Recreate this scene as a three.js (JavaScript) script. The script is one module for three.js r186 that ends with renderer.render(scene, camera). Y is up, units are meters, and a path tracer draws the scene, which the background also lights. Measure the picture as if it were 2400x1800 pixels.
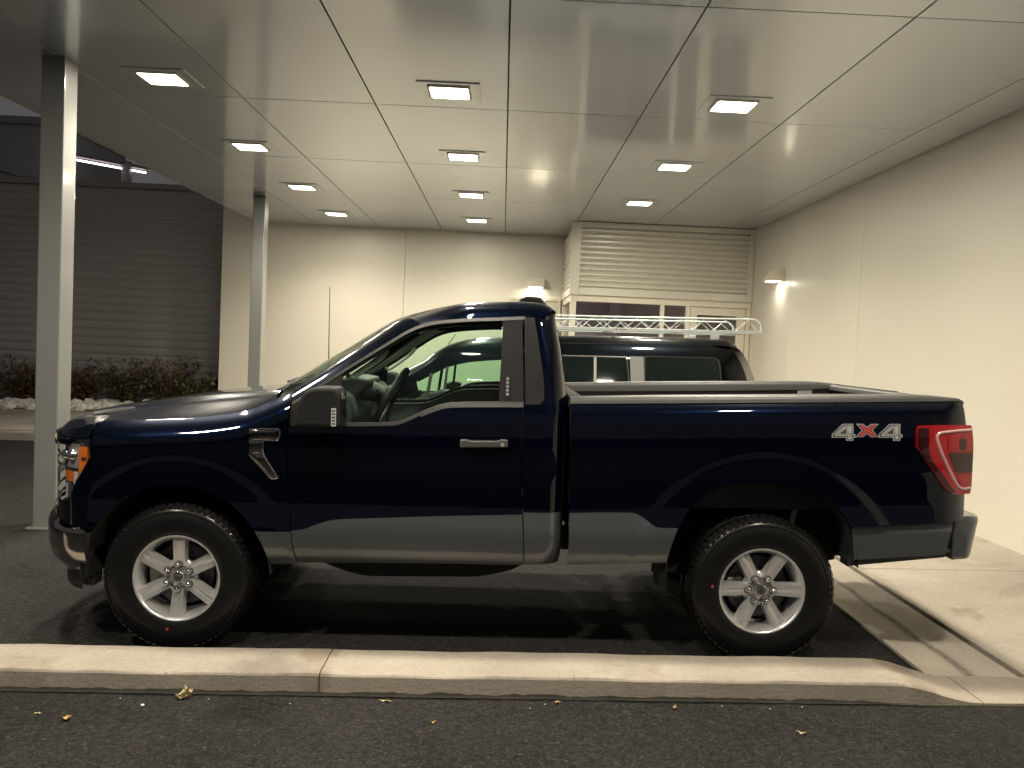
import * as THREE from 'three';
import { mergeGeometries } from 'three/addons/utils/BufferGeometryUtils.js';
import { RoundedBoxGeometry } from 'three/addons/geometries/RoundedBoxGeometry.js';
import { RectAreaLightUniformsLib } from 'three/addons/lights/RectAreaLightUniformsLib.js';
import { FontLoader } from 'three/addons/loaders/FontLoader.js';
import { TextGeometry } from 'three/addons/geometries/TextGeometry.js';

// ---------------------------------------------------------------- camera, sky, moon, exposure
const scene = new THREE.Scene();
const renderer = new THREE.WebGLRenderer({ antialias: true });
renderer.toneMapping = THREE.LinearToneMapping;
renderer.toneMappingExposure = 1.06;
renderer.shadowMap.enabled = true;
RectAreaLightUniformsLib.init();

const EYE = 1.67, SLOPE = 0.01933;             // eye height; the lot rises gently to the right
const gy = (x) => SLOPE * x;                   // ground height
const camera = new THREE.PerspectiveCamera(47.3, 4 / 3, 0.05, 400);
{
  const r = THREE.MathUtils.degToRad(2.56415), p = THREE.MathUtils.degToRad(2.56655), y = THREE.MathUtils.degToRad(-0.72104);
  camera.position.set(0, EYE, 0);
  camera.rotation.order = 'YXZ';
  camera.rotation.set(-p, y, r);
}
const skyTex = (() => {                         // night sky glow over a town: dim, a little warmer low down
  const w = 64, h = 32, d = new Float32Array(w * h * 4);
  for (let j = 0; j < h; j++) for (let i = 0; i < w; i++) {
    const e = Math.abs(j / (h - 1) - 0.5) * 2, k = (j * w + i) * 4, g = 0.080 - 0.025 * e;
    d[k] = g * 1.04; d[k + 1] = g * 0.98; d[k + 2] = g; d[k + 3] = 1;
  }
  const t = new THREE.DataTexture(d, w, h, THREE.RGBAFormat, THREE.FloatType);
  t.mapping = THREE.EquirectangularReflectionMapping; t.magFilter = THREE.LinearFilter; t.needsUpdate = true;
  return t;
})();
scene.background = skyTex; scene.environment = skyTex;
const moon = new THREE.DirectionalLight(0xcfd8ff, 0.02);
moon.position.set(-30, 40, 10); moon.castShadow = true; scene.add(moon, moon.target);
const LAMP = new THREE.Color(1.0, 0.905, 0.73);
const LAMP_L = 150, LAMP_I = 27;

// ---------------------------------------------------------------- helpers
const PI = Math.PI, clamp = (x, a, b) => Math.min(b, Math.max(a, x)), lerp = (a, b, t) => a + (b - a) * t;
const sstep = (a, b, x) => { const t = clamp((x - a) / (b - a), 0, 1); return t * t * (3 - 2 * t); };
let seed = 20260;
const rnd = () => { seed |= 0; seed = seed + 0x6D2B79F5 | 0; let t = Math.imul(seed ^ seed >>> 15, 1 | seed); t = t + Math.imul(t ^ t >>> 7, 61 | t) ^ t; return ((t ^ t >>> 14) >>> 0) / 4294967296; };
function mono(p) {                              // monotone cubic through points
  const n = p.length, d = [], m = [];
  for (let i = 0; i < n - 1; i++) d.push((p[i + 1][1] - p[i][1]) / (p[i + 1][0] - p[i][0]));
  m.push(d[0]);
  for (let i = 1; i < n - 1; i++) m.push(d[i - 1] * d[i] <= 0 ? 0 : 2 / (1 / d[i - 1] + 1 / d[i]));
  m.push(d[n - 2]);
  return (x) => {
    if (x <= p[0][0]) return p[0][1]; if (x >= p[n - 1][0]) return p[n - 1][1];
    let i = 0; while (x > p[i + 1][0]) i++;
    const h = p[i + 1][0] - p[i][0], t = (x - p[i][0]) / h, t2 = t * t, t3 = t2 * t;
    return (2 * t3 - 3 * t2 + 1) * p[i][1] + (t3 - 2 * t2 + t) * h * m[i] + (-2 * t3 + 3 * t2) * p[i + 1][1] + (t3 - t2) * h * m[i + 1];
  };
}
function surf(nu, nv, f, o = {}) {              // sheet of (nu+1)x(nv+1) points, with turned-in edges when o.edge is given
  const P = [], U = [], I = [], id = (i, j) => j * (nu + 1) + i, su = o.su || 1, sv = o.sv || 1;
  for (let j = 0; j <= nv; j++) for (let i = 0; i <= nu; i++) { const p = f(i / nu, j / nv); P.push(...p); U.push(i / nu * su, j / nv * sv); }
  for (let j = 0; j < nv; j++) for (let i = 0; i < nu; i++) I.push(id(i, j), id(i + 1, j), id(i + 1, j + 1), id(i, j), id(i + 1, j + 1), id(i, j + 1));
  const g = new THREE.BufferGeometry();
  g.setAttribute('position', new THREE.Float32BufferAttribute(P, 3)); g.setAttribute('uv', new THREE.Float32BufferAttribute(U, 2)); g.setIndex(I); g.computeVertexNormals();
  if (!o.edge) return g;
  const e = o.edge, parts = [g];
  const strip = (ids) => {
    const p = [], u = [], ix = [];
    ids.forEach((k, q) => { const a = [P[3 * k], P[3 * k + 1], P[3 * k + 2]]; p.push(...a, a[0] + e[0], a[1] + e[1], a[2] + e[2]); u.push(q * .05, 0, q * .05, .03); if (q) ix.push(2 * q - 2, 2 * q - 1, 2 * q, 2 * q, 2 * q - 1, 2 * q + 1); });
    const s = new THREE.BufferGeometry();
    s.setAttribute('position', new THREE.Float32BufferAttribute(p, 3)); s.setAttribute('uv', new THREE.Float32BufferAttribute(u, 2)); s.setIndex(ix); s.computeVertexNormals(); parts.push(s);
  };
  const r = (n, fn) => Array.from({ length: n + 1 }, (_, k) => fn(k));
  strip(r(nu, (k) => id(k, 0))); strip(r(nu, (k) => id(k, nv))); strip(r(nv, (k) => id(0, k))); strip(r(nv, (k) => id(nu, k)));
  return mergeGeometries(parts);
}
function flipZ(g) {                             // mirror image across the centre plane
  const c = g.clone(); c.scale(1, 1, -1);
  if (c.index) { const a = c.index.array; for (let i = 0; i < a.length; i += 3) { const t = a[i + 1]; a[i + 1] = a[i + 2]; a[i + 2] = t; } }
  c.computeVertexNormals(); return c;
}
const box = (x0, x1, y0, y1, z0, z1) => { const g = new THREE.BoxGeometry(x1 - x0, y1 - y0, z1 - z0); g.translate((x0 + x1) / 2, (y0 + y1) / 2, (z0 + z1) / 2); return boxUV(g); };
function boxUV(g) {                             // texture coordinates in metres
  const p = g.attributes.position, n = g.attributes.normal, u = g.attributes.uv;
  for (let i = 0; i < p.count; i++) {
    const ax = Math.abs(n.getX(i)), ay = Math.abs(n.getY(i)), az = Math.abs(n.getZ(i));
    if (ay >= ax && ay >= az) u.setXY(i, p.getX(i), p.getZ(i)); else if (ax >= az) u.setXY(i, p.getZ(i), p.getY(i)); else u.setXY(i, p.getX(i), p.getY(i));
  }
  return g;
}
const rbox = (x0, x1, y0, y1, z0, z1, r = .01, s = 2) => { const g = new RoundedBoxGeometry(x1 - x0, y1 - y0, z1 - z0, s, r); g.translate((x0 + x1) / 2, (y0 + y1) / 2, (z0 + z1) / 2); return boxUV(g); };
function cyl(a, b, r, r2 = r, seg = 10) {
  const A = new THREE.Vector3(...a), B = new THREE.Vector3(...b), d = B.clone().sub(A), g = new THREE.CylinderGeometry(r2, r, d.length(), seg);
  g.applyQuaternion(new THREE.Quaternion().setFromUnitVectors(new THREE.Vector3(0, 1, 0), d.clone().normalize()));
  g.translate(...A.add(B).multiplyScalar(.5).toArray()); return g;
}
const tube = (pts, r, n = 24, rs = 7, closed = false, t = 0.3) => new THREE.TubeGeometry(new THREE.CatmullRomCurve3(pts.map((p) => new THREE.Vector3(...p)), closed, 'catmullrom', t), n, r, rs, closed);
function extrude(pts, depth, bevel = 0, z0 = 0, holes = []) {
  const s = new THREE.Shape(pts.map((p) => new THREE.Vector2(...p)));
  for (const h of holes) s.holes.push(new THREE.Path(h.map((p) => new THREE.Vector2(...p))));
  const g = new THREE.ExtrudeGeometry(s, { depth, bevelEnabled: bevel > 0, bevelThickness: bevel, bevelSize: bevel, bevelOffset: -bevel, bevelSegments: 2, curveSegments: 8 });
  g.translate(0, 0, z0); return g;
}
function roundPoly(pts, r, n = 4) {             // polygon with rounded corners; r number or one per corner
  const o = [], m = pts.length;
  pts.forEach((p, i) => {
    const a = pts[(i + m - 1) % m], b = pts[(i + 1) % m], ra = Array.isArray(r) ? r[i] : r;
    const da = Math.hypot(a[0] - p[0], a[1] - p[1]), db = Math.hypot(b[0] - p[0], b[1] - p[1]), k = Math.min(ra, da * .48, db * .48);
    const A = [p[0] + (a[0] - p[0]) / da * k, p[1] + (a[1] - p[1]) / da * k], B = [p[0] + (b[0] - p[0]) / db * k, p[1] + (b[1] - p[1]) / db * k];
    for (let q = 0; q <= n; q++) { const t = q / n; o.push([(1 - t) * (1 - t) * A[0] + 2 * t * (1 - t) * p[0] + t * t * B[0], (1 - t) * (1 - t) * A[1] + 2 * t * (1 - t) * p[1] + t * t * B[1]]); }
  });
  return o;
}
const joinG = (l) => mergeGeometries(l.map((g) => { const q = g.index ? g.toNonIndexed() : g; for (const k of Object.keys(q.attributes)) if (!['position', 'normal', 'uv'].includes(k)) q.deleteAttribute(k); return q; }));
const used = {};
const numbered = (n) => { used[n] = (used[n] ?? -1) + 1; return used[n] ? n + '_' + String(used[n]).padStart(3, '0') : n; };
function mesh(name, g, m, parent) {
  const o = new THREE.Mesh(Array.isArray(g) ? joinG(g) : g, m);
  o.name = parent ? name : numbered(name); o.castShadow = o.receiveShadow = true; (parent || scene).add(o); return o;
}
function thing(name, label, category, pos = [0, 0, 0], group) {
  const o = new THREE.Group(); o.name = numbered(name); o.position.set(...pos); o.userData = { label, category }; if (group) o.userData.group = group; scene.add(o); return o;
}
function part(name, parent) { const o = new THREE.Group(); o.name = name; parent.add(o); return o; }
function tag(o, label, category, group) { o.userData = { label, category }; if (group) o.userData.group = group; return o; }
function struct(name, g, m) { const o = mesh(name, g, m); o.userData.kind = 'structure'; return o; }

// ---------------------------------------------------------------- textures
function hash2(x, y, s) { let h = Math.imul(x, 374761393) + Math.imul(y, 668265263) + Math.imul(s, 974634541); h = Math.imul(h ^ h >>> 13, 1274126177); return ((h ^ h >>> 16) >>> 0) / 4294967296; }
function vnoise(x, y, per, s) {                 // tileable value noise
  const xi = Math.floor(x), yi = Math.floor(y), fx = x - xi, fy = y - yi, u = fx * fx * (3 - 2 * fx), v = fy * fy * (3 - 2 * fy), w = (a) => ((a % per) + per) % per;
  const a = hash2(w(xi), w(yi), s), b = hash2(w(xi + 1), w(yi), s), c = hash2(w(xi), w(yi + 1), s), d = hash2(w(xi + 1), w(yi + 1), s);
  return a + (b - a) * u + (c - a) * v + (a - b - c + d) * u * v;
}
const fbm = (x, y, per, s, oct = 4) => { let t = 0, a = .5, n = 0; for (let i = 0; i < oct; i++) { t += a * vnoise(x, y, per, s + i); n += a; x *= 2; y *= 2; per *= 2; a *= .5; } return t / n; };
function tex(n, f, metres, srgb = false) {
  const d = new Uint8Array(n * n * 4);
  for (let j = 0; j < n; j++) for (let i = 0; i < n; i++) {
    const c = f(i / n, j / n), k = (j * n + i) * 4;
    for (let q = 0; q < 3; q++) { let v = clamp(c[q] ?? c[0], 0, 1); if (srgb) v = v <= .0031308 ? v * 12.92 : 1.055 * Math.pow(v, 1 / 2.4) - .055; d[k + q] = v * 255; }
    d[k + 3] = 255;
  }
  const t = new THREE.DataTexture(d, n, n); t.wrapS = t.wrapT = THREE.RepeatWrapping; t.magFilter = THREE.LinearFilter; t.minFilter = THREE.LinearMipmapLinearFilter; t.generateMipmaps = true;
  t.repeat.set(1 / metres[0], 1 / metres[1]); if (srgb) t.colorSpace = THREE.SRGBColorSpace; t.needsUpdate = true; return t;
}
const asphaltMap = tex(1024, (u, v) => {
  const g = hash2(Math.floor(u * 1024), Math.floor(v * 1024), 5), f = fbm(u * 180, v * 180, 180, 11, 2), c = fbm(u * 6, v * 6, 6, 31, 4), st = fbm(u * 420, v * 420, 420, 77, 1);
  let k = .0135 + .018 * (f - .5) + .020 * (g - .5) + .012 * (c - .5); if (st > .80) k += .05 * (st - .78) / .2; if (g > .993) k += .12;
  return [k * 1.04, k, k * .95];
}, [3.1, 3.1], true);
const asphaltBump = tex(1024, (u, v) => { const f = fbm(u * 170, v * 170, 170, 11, 2), g = hash2(Math.floor(u * 1024), Math.floor(v * 1024), 5); return [f * .75 + g * .25]; }, [3.1, 3.1]);
const concreteMap = tex(1024, (u, v) => {
  const c = fbm(u * 5, v * 5, 5, 3, 5), s = fbm(u * 6 + 1.3 * c, v * 6 - c, 6, 43, 5), g = hash2(Math.floor(u * 1024), Math.floor(v * 1024), 9), p = fbm(u * 150, v * 150, 150, 19, 2);
  let k = .365 + .17 * (c - .5) + .05 * (g - .5) + .08 * (p - .5); const st = sstep(.54, .72, s); k *= 1 - .30 * st; if (p > .84) k *= .72;
  return [k, k * (.90 - .05 * st), k * (.755 - .09 * st)];
}, [2.9, 2.9], true);
const concreteBump = tex(512, (u, v) => [fbm(u * 90, v * 90, 90, 19, 3)], [1.2, 1.2]);
const wallRough = tex(512, (u, v) => [0, .36 + .16 * (fbm(u * 5, v * 5, 5, 8, 4) - .5), 0].map((x, i) => i === 1 ? x : x), [4, 4]);
const wallMap = tex(512, (u, v) => { const k = 1 + .035 * (fbm(u * 4, v * 4, 4, 12, 5) - .5); return [.68 * k, .65 * k, .56 * k]; }, [5, 5], true);
const plasticBump = tex(256, (u, v) => [fbm(u * 64, v * 64, 64, 4, 2)], [.12, .12]);

// ---------------------------------------------------------------- materials
const C = (r, g, b) => new THREE.Color().setRGB(r, g, b);
const std = (r, g, b, rough, metal = 0, o = {}) => new THREE.MeshStandardMaterial({ color: C(r, g, b), roughness: rough, metalness: metal, ...o });
const phy = (r, g, b, rough, metal, o) => new THREE.MeshPhysicalMaterial({ color: C(r, g, b), roughness: rough, metalness: metal, ...o });
const M = {
  asphalt: new THREE.MeshPhysicalMaterial({ specularIntensity: .5, map: asphaltMap, bumpMap: asphaltBump, bumpScale: .006, roughness: .86 }),
  concrete: new THREE.MeshStandardMaterial({ map: concreteMap, bumpMap: concreteBump, bumpScale: .0025, roughness: .88 }),
  wall: new THREE.MeshPhysicalMaterial({ map: wallMap, roughness: .46, clearcoat: .3, clearcoatRoughness: .34 }),
  ceil: phy(.57, .625, .685, .34, .45, { clearcoat: 1, clearcoatRoughness: .105 }),
  joint: std(.05, .05, .045, .8),
  column: phy(.20, .205, .20, .4, 0, { clearcoat: 1, clearcoatRoughness: .12 }),
  siding: phy(.62, .60, .52, .4, .15, { clearcoat: .4, clearcoatRoughness: .2 }),
  darkSiding: std(.36, .355, .335, .6),
  frame: std(.68, .64, .53, .4),
  steel: std(.30, .29, .26, .5, .3),
  lens: new THREE.MeshStandardMaterial({ color: C(.8, .8, .8), emissive: LAMP, emissiveIntensity: 9, roughness: .5 }),
  paint: phy(.0012, .0028, .0092, .28, .55, { specularIntensity: 0, clearcoat: 1, clearcoatRoughness: .012 }),
  accent: phy(.10, .107, .118, .36, .6, { clearcoat: 1, clearcoatRoughness: .02 }),
  vanPaint: phy(.003, .0042, .006, .3, 1, { clearcoat: 1, clearcoatRoughness: .03 }),
  black: std(.018, .018, .019, .55), blackGloss: phy(.010, .010, .011, .3, 0, { clearcoat: 1, clearcoatRoughness: .05 }),
  plastic: new THREE.MeshPhysicalMaterial({ color: C(.013, .013, .0135), roughness: .55, specularIntensity: .45, bumpMap: plasticBump, bumpScale: .0006 }),
  trim: std(.065, .065, .065, .38), cap: std(.062, .062, .062, .42), under: std(.012, .012, .012, .9),
  rubber: phy(.0045, .0045, .005, .5, 0, { specularIntensity: .35, clearcoat: .3, clearcoatRoughness: .2 }),
  alloy: phy(.64, .64, .65, .30, .7, { clearcoat: .5, clearcoatRoughness: .15 }), alloyDark: std(.10, .10, .10, .5, .6),
  chrome: std(.82, .82, .84, .07, 1), darkChrome: std(.35, .34, .33, .12, 1),
  glass: phy(.80, .93, .84, 0, 0, { transmission: 1, thickness: 0, ior: 1.5 }), clear: phy(.96, .97, .97, .02, 0, { transmission: 1, thickness: 0, ior: 1.5 }),
  tint: phy(.006, .010, .009, .04, 0, { clearcoat: 1, clearcoatRoughness: .01 }),
  store: phy(.78, .78, .80, 0, 0, { transmission: 1, thickness: 0, ior: 1.5 }),
  red: phy(.32, .004, .009, .18, 0, { clearcoat: 1, clearcoatRoughness: .02 }), redDeep: phy(.028, .001, .002, .15, 0, { clearcoat: 1, clearcoatRoughness: .02 }), redPale: phy(.52, .30, .31, .3, 0, { clearcoat: 1, clearcoatRoughness: .03 }),
  amber: phy(.62, .15, .02, .2, 0, { clearcoat: 1, clearcoatRoughness: .03 }),
  inner: std(.055, .056, .054, .75), liner: std(.50, .50, .47, .85), dash: std(.045, .046, .046, .6),
  white: std(.42, .42, .42, .5), silver: std(.30, .30, .31, .4, .2), rackWhite: std(.60, .67, .66, .4, .1), galv: std(.46, .50, .50, .45, .4), decalRed: std(.42, .045, .04, .5), decalDark: std(.03, .03, .032, .5),
  stone: std(.74, .72, .66, .85), soil: std(.035, .028, .02, .95), bark: std(.075, .05, .035, .9),
  leafA: std(.10, .065, .03, .8), leafB: std(.07, .075, .03, .8), leafC: std(.12, .045, .03, .8), dry: std(.42, .27, .09, .75), dryPale: std(.46, .38, .22, .8), pebble: std(.30, .29, .26, .8),
  roomWall: std(.74, .66, .70, .9), roomFloor: std(.40, .37, .36, .6), door: std(.56, .53, .44, .5), led: new THREE.MeshStandardMaterial({ color: C(.9, .9, .9), emissive: C(1, .86, .96), emissiveIntensity: 5 }),
};
M.pillarGrey = std(.16, .16, .155, .35); M.bowl = std(.62, .62, .64, .22, .9);
M.gutter = new THREE.MeshStandardMaterial({ roughness: .88, bumpMap: concreteBump, bumpScale: .0025, map: tex(1024, (u, v) => {
  const c = fbm(u * 4, v * 12, 12, 3, 5), p = fbm(u * 60, v * 180, 180, 19, 2), w = (fbm(v * 9, .5, 9, 61, 4) - .5) * .10, d = Math.abs(u - .52 - w) / (.035 + .055 * fbm(v * 14, 3.5, 14, 71, 3));
  let k = .44 + .16 * (c - .5) + .08 * (p - .5); k *= 1 - .72 * Math.exp(-d * d) * (.45 + .75 * fbm(u * 30, v * 90, 90, 5, 3)); if (p > .84) k *= .74;
  return [k, k * .90, k * .77];
}, [1, 1], true) });
M.grime = std(.05, .045, .038, .95);
M.ceilB = M.ceil.clone(); M.ceilB.color.multiplyScalar(.95); M.ceilC = M.ceil.clone(); M.ceilC.color.multiplyScalar(1.03); M.ceilC.roughness = .38;
M.wallB = M.wall.clone(); M.wallB.color.setRGB(.965, .965, .97);
M.kerb = M.concrete.clone(); M.kerb.color.setRGB(.88, .86, .86); M.kerb.bumpScale = .0015;

// ---------------------------------------------------------------- ground, kerbs, pavement
const H = 2.23, CEIL = EYE + H;                 // ceiling height 3.90
{
  const tilt = (g) => { const p = g.attributes.position; for (let i = 0; i < p.count; i++) p.setY(i, p.getY(i) + gy(p.getX(i))); g.computeVertexNormals(); return g; };
  const sheet = (x0, x1, z0, z1, y, nx = 1, nz = 1) => { const g = surf(nx, nz, (u, v) => [lerp(x0, x1, u), y, -lerp(z0, z1, v)], { su: x1 - x0, sv: z1 - z0 }); return tilt(g); };
  struct('ground', sheet(-60, 40, -40, 60, 0, 4, 4), M.asphalt);
  // pavement right of the lane: gutter strip, then a walk rising to the wall, cast as slabs with tooled joints
  const slab = (x0, x1, z0, z1, ya, yb) => { const g = new THREE.BoxGeometry(x1 - x0, .12, z1 - z0, 1, 1, 1); g.translate((x0 + x1) / 2, 0, -(z0 + z1) / 2); const p = g.attributes.position; for (let i = 0; i < p.count; i++) { const k = (p.getX(i) - x0) / (x1 - x0); p.setY(i, p.getY(i) - .06 + lerp(ya, yb, k) + gy(p.getX(i))); } g.computeVertexNormals(); return boxUV(g); };
  const gut = new THREE.Group(); gut.name = 'gutter'; gut.userData.kind = 'structure'; scene.add(gut);
  let z = 4.415; for (const L of [3.05, 3.05, 3.05, 4.2]) { const z0 = z, g = surf(12, 20, (u, v) => { const x = lerp(2.27, 2.745, u); return [x, .016 - .016 * Math.sin(u * PI) + gy(x), -lerp(z0, z0 + L - .008, v)]; }, { edge: [0, -.06, 0], su: 1, sv: 1 }); mesh('slab', g, M.gutter, gut); z += L; }
  const walk = new THREE.Group(); walk.name = 'pavement'; walk.userData.kind = 'structure'; scene.add(walk);
  z = 4.415; for (const L of [2.2, 2.2, 2.2, 2.2, 2.2, 2.35]) { mesh('slab', slab(2.772, 4.39, z, z + L - .010, .028, .034), M.concrete, walk); z += L; }
  mesh('joint_filler', slab(2.745, 2.772, 4.415, 17.7, -.012, -.012), M.soil, walk);
  // kerb in front of the truck, cast in lengths; the last one ramps down to the gutter
  const kz = (x) => 4.058 + .0125 * (x + .8);   // front line
  const prof = [[0, -.05], [0, .090], [.006, .099], [.018, .1035], [.325, .105], [.345, .094], [.35, .06], [.35, -.05]];
  const kerb = (x0, x1, n, hf, label) => {
    const g = surf(n, prof.length - 1, (u, v) => { const x = lerp(x0, x1, u), k = prof[Math.round(v * (prof.length - 1))], s = hf(x), wob = .004 * Math.sin(x * 5.1) + .003 * Math.sin(x * 13.7 + 1); return [x, (k[1] > 0 ? k[1] * s + (1 - s) * .012 : k[1]) + gy(x) + (k[1] > .097 ? wob * .5 : 0), -(kz(x) + k[0] + (k[0] < .04 ? wob : 0))]; });
    const p = g.attributes.position, u = g.attributes.uv; for (let i = 0; i < p.count; i++) u.setXY(i, p.getX(i), p.getZ(i) * 1 + p.getY(i) * 1.3);
    const cap = (x, flip) => { const s = hf(x), sh = prof.map((k) => [k[0], k[1] > 0 ? k[1] * s + (1 - s) * .012 : k[1]]); const c = new THREE.ShapeGeometry(new THREE.Shape(sh.map((q) => new THREE.Vector2(...q)))); c.rotateY(PI / 2); c.translate(x, gy(x), -kz(x)); return c; };
    const flat = g.toNonIndexed(); flat.computeVertexNormals();
    tag(mesh('kerb', [flat, cap(x0), cap(x1)], M.kerb), label, 'kerb', 'concrete kerb lengths');
  };
  kerb(-8, -.794, 60, () => 1, 'long pale concrete kerb length below the front wheel');
  kerb(-.788, 2.372, 48, (x) => 1 - sstep(1.96, 2.36, x), 'pale concrete kerb length whose right end ramps down to the gutter');
  kerb(2.378, 6.5, 10, () => 0, 'flush concrete kerb strip at the lower right corner');
  { const g = surf(520, 2, (u, v) => { const x = lerp(-3.2, 2.05, u), n = fbm(u * 60, 2.5, 4000, 5, 6), tp = sstep(0, .03, u) * sstep(0, .08, 1 - u), hgt = .006 + (.004 + .022 * n) * tp, out = .007 + .016 * fbm(u * 120, 8.5, 4000, 9, 5) * tp; return v < .4 ? [x, .0045 + gy(x), -(kz(x) - out)] : v < .6 ? [x, .007 + gy(x), -(kz(x) - .0075)] : [x, hgt + gy(x), -(kz(x) - .0065)]; });
    tag(mesh('kerb_grime', g, M.grime), 'uneven band of dark dirt along the foot of the near kerb', 'dirt'); }
  // raised walk on the far left with its own kerb
  mesh('slab', slab(-30, -2.2, 13.72, 17.55, .135, .135), M.concrete, (() => { const w = new THREE.Group(); w.name = 'far_pavement'; w.userData.kind = 'structure'; scene.add(w); return w; })());
  tag(mesh('kerb', rbox(-30, -2.2, -.05, .13, -13.712, -13.56, .02), M.concrete), 'far kerb edge left of the grey column', 'kerb').rotation.z = SLOPE;
  struct('planting_bed', tilt(box(-30, -5.75, .02, .15, -18.62, -17.56)), M.soil);
}
// white landscaping stones in front of the shrubs
{
  const gs = [], base = [0, 1, 2].map((k) => { const g = new THREE.IcosahedronGeometry(1, 1), p = g.attributes.position; for (let i = 0; i < p.count; i++) { const v = new THREE.Vector3().fromBufferAttribute(p, i), s = 1 + .22 * Math.sin(v.x * 5 + k * 3) * Math.cos(v.y * 4 + k) + .15 * Math.sin(v.z * 7 + k); p.setXYZ(i, v.x * s, v.y * s * .75, v.z * s); } g.computeVertexNormals(); return g; });
  for (let i = 0; i < 620; i++) { const g = base[i % 3].clone(), x = -13.5 + 7.4 * rnd(), r = .06 + .07 * rnd(), d = rnd(); g.rotateY(rnd() * 6); g.scale(r, r, r); g.translate(x, .16 + gy(x) + .11 * d * rnd(), -(17.6 + .55 * d)); gs.push(g); }
  const o = mesh('white_stones', gs, M.stone); o.userData = { label: 'band of lumpy white landscaping stones at the foot of the shrubs', category: 'stones', kind: 'stuff' };
}
// bare winter shrubs
{
  const leaf = (() => { const g = new THREE.PlaneGeometry(.05, .03, 1, 1); return g; })();
  const shrub = (x, z, hgt, wid, label, mat) => {
    const t = thing('shrub', label, 'shrub', [x, gy(x) + .12, -z], 'winter shrubs along the dark wall');
    const st = [], lv = [];
    for (let i = 0; i < 46; i++) {
      const a = rnd() * 6.283, sp = (.25 + .75 * rnd()) * wid, hh = hgt * (.55 + .45 * rnd()), p = [];
      let px = .1 * Math.cos(a), pz = .1 * Math.sin(a);
      for (let k = 0; k <= 4; k++) { const f = k / 4; p.push([px + Math.cos(a) * sp * f * f + .05 * (rnd() - .5), hh * f, pz + Math.sin(a) * sp * .6 * f * f + .05 * (rnd() - .5)]); }
      st.push(tube(p, .006, 6, 3));
      for (let k = 0; k < 26; k++) {
        const f = .25 + .75 * rnd(), q = p[Math.min(4, Math.round(f * 4))], g = leaf.clone(); const s = .6 + 1.1 * rnd(); g.scale(s, s, s); g.rotateX(rnd() * 6); g.rotateY(rnd() * 6); g.rotateZ(rnd() * 6);
        g.translate(q[0] + .16 * (rnd() - .5), q[1] + .16 * (rnd() - .5), q[2] + .16 * (rnd() - .5)); lv.push(g);
      }
    }
    mesh('branches', st, M.bark, t); const l = mesh('leaves', lv, mat, t); l.userData.kind = 'stuff';
  };
  shrub(-10.9, 18.25, .95, .8, 'reddish brown bare shrub left of the grey column', M.leafC);
  shrub(-9.9, 18.3, 1.0, .85, 'brown bare shrub half hidden by the grey column', M.leafA);
  shrub(-8.75, 18.3, .98, .8, 'reddish bare shrub just right of the grey column', M.leafC);
  shrub(-7.75, 18.2, 1.02, .8, 'olive green shrub behind the truck hood', M.leafB);
  shrub(-6.85, 18.2, 1.12, .75, 'tallest brown shrub beside the pale wall end', M.leafA);
  shrub(-6.2, 18.15, .8, .55, 'lowest shrub at the corner of the pale wall', M.leafB);
  shrub(-12.1, 18.3, .95, .8, 'dark brown shrub at the left edge of the picture', M.leafA);
}

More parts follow.
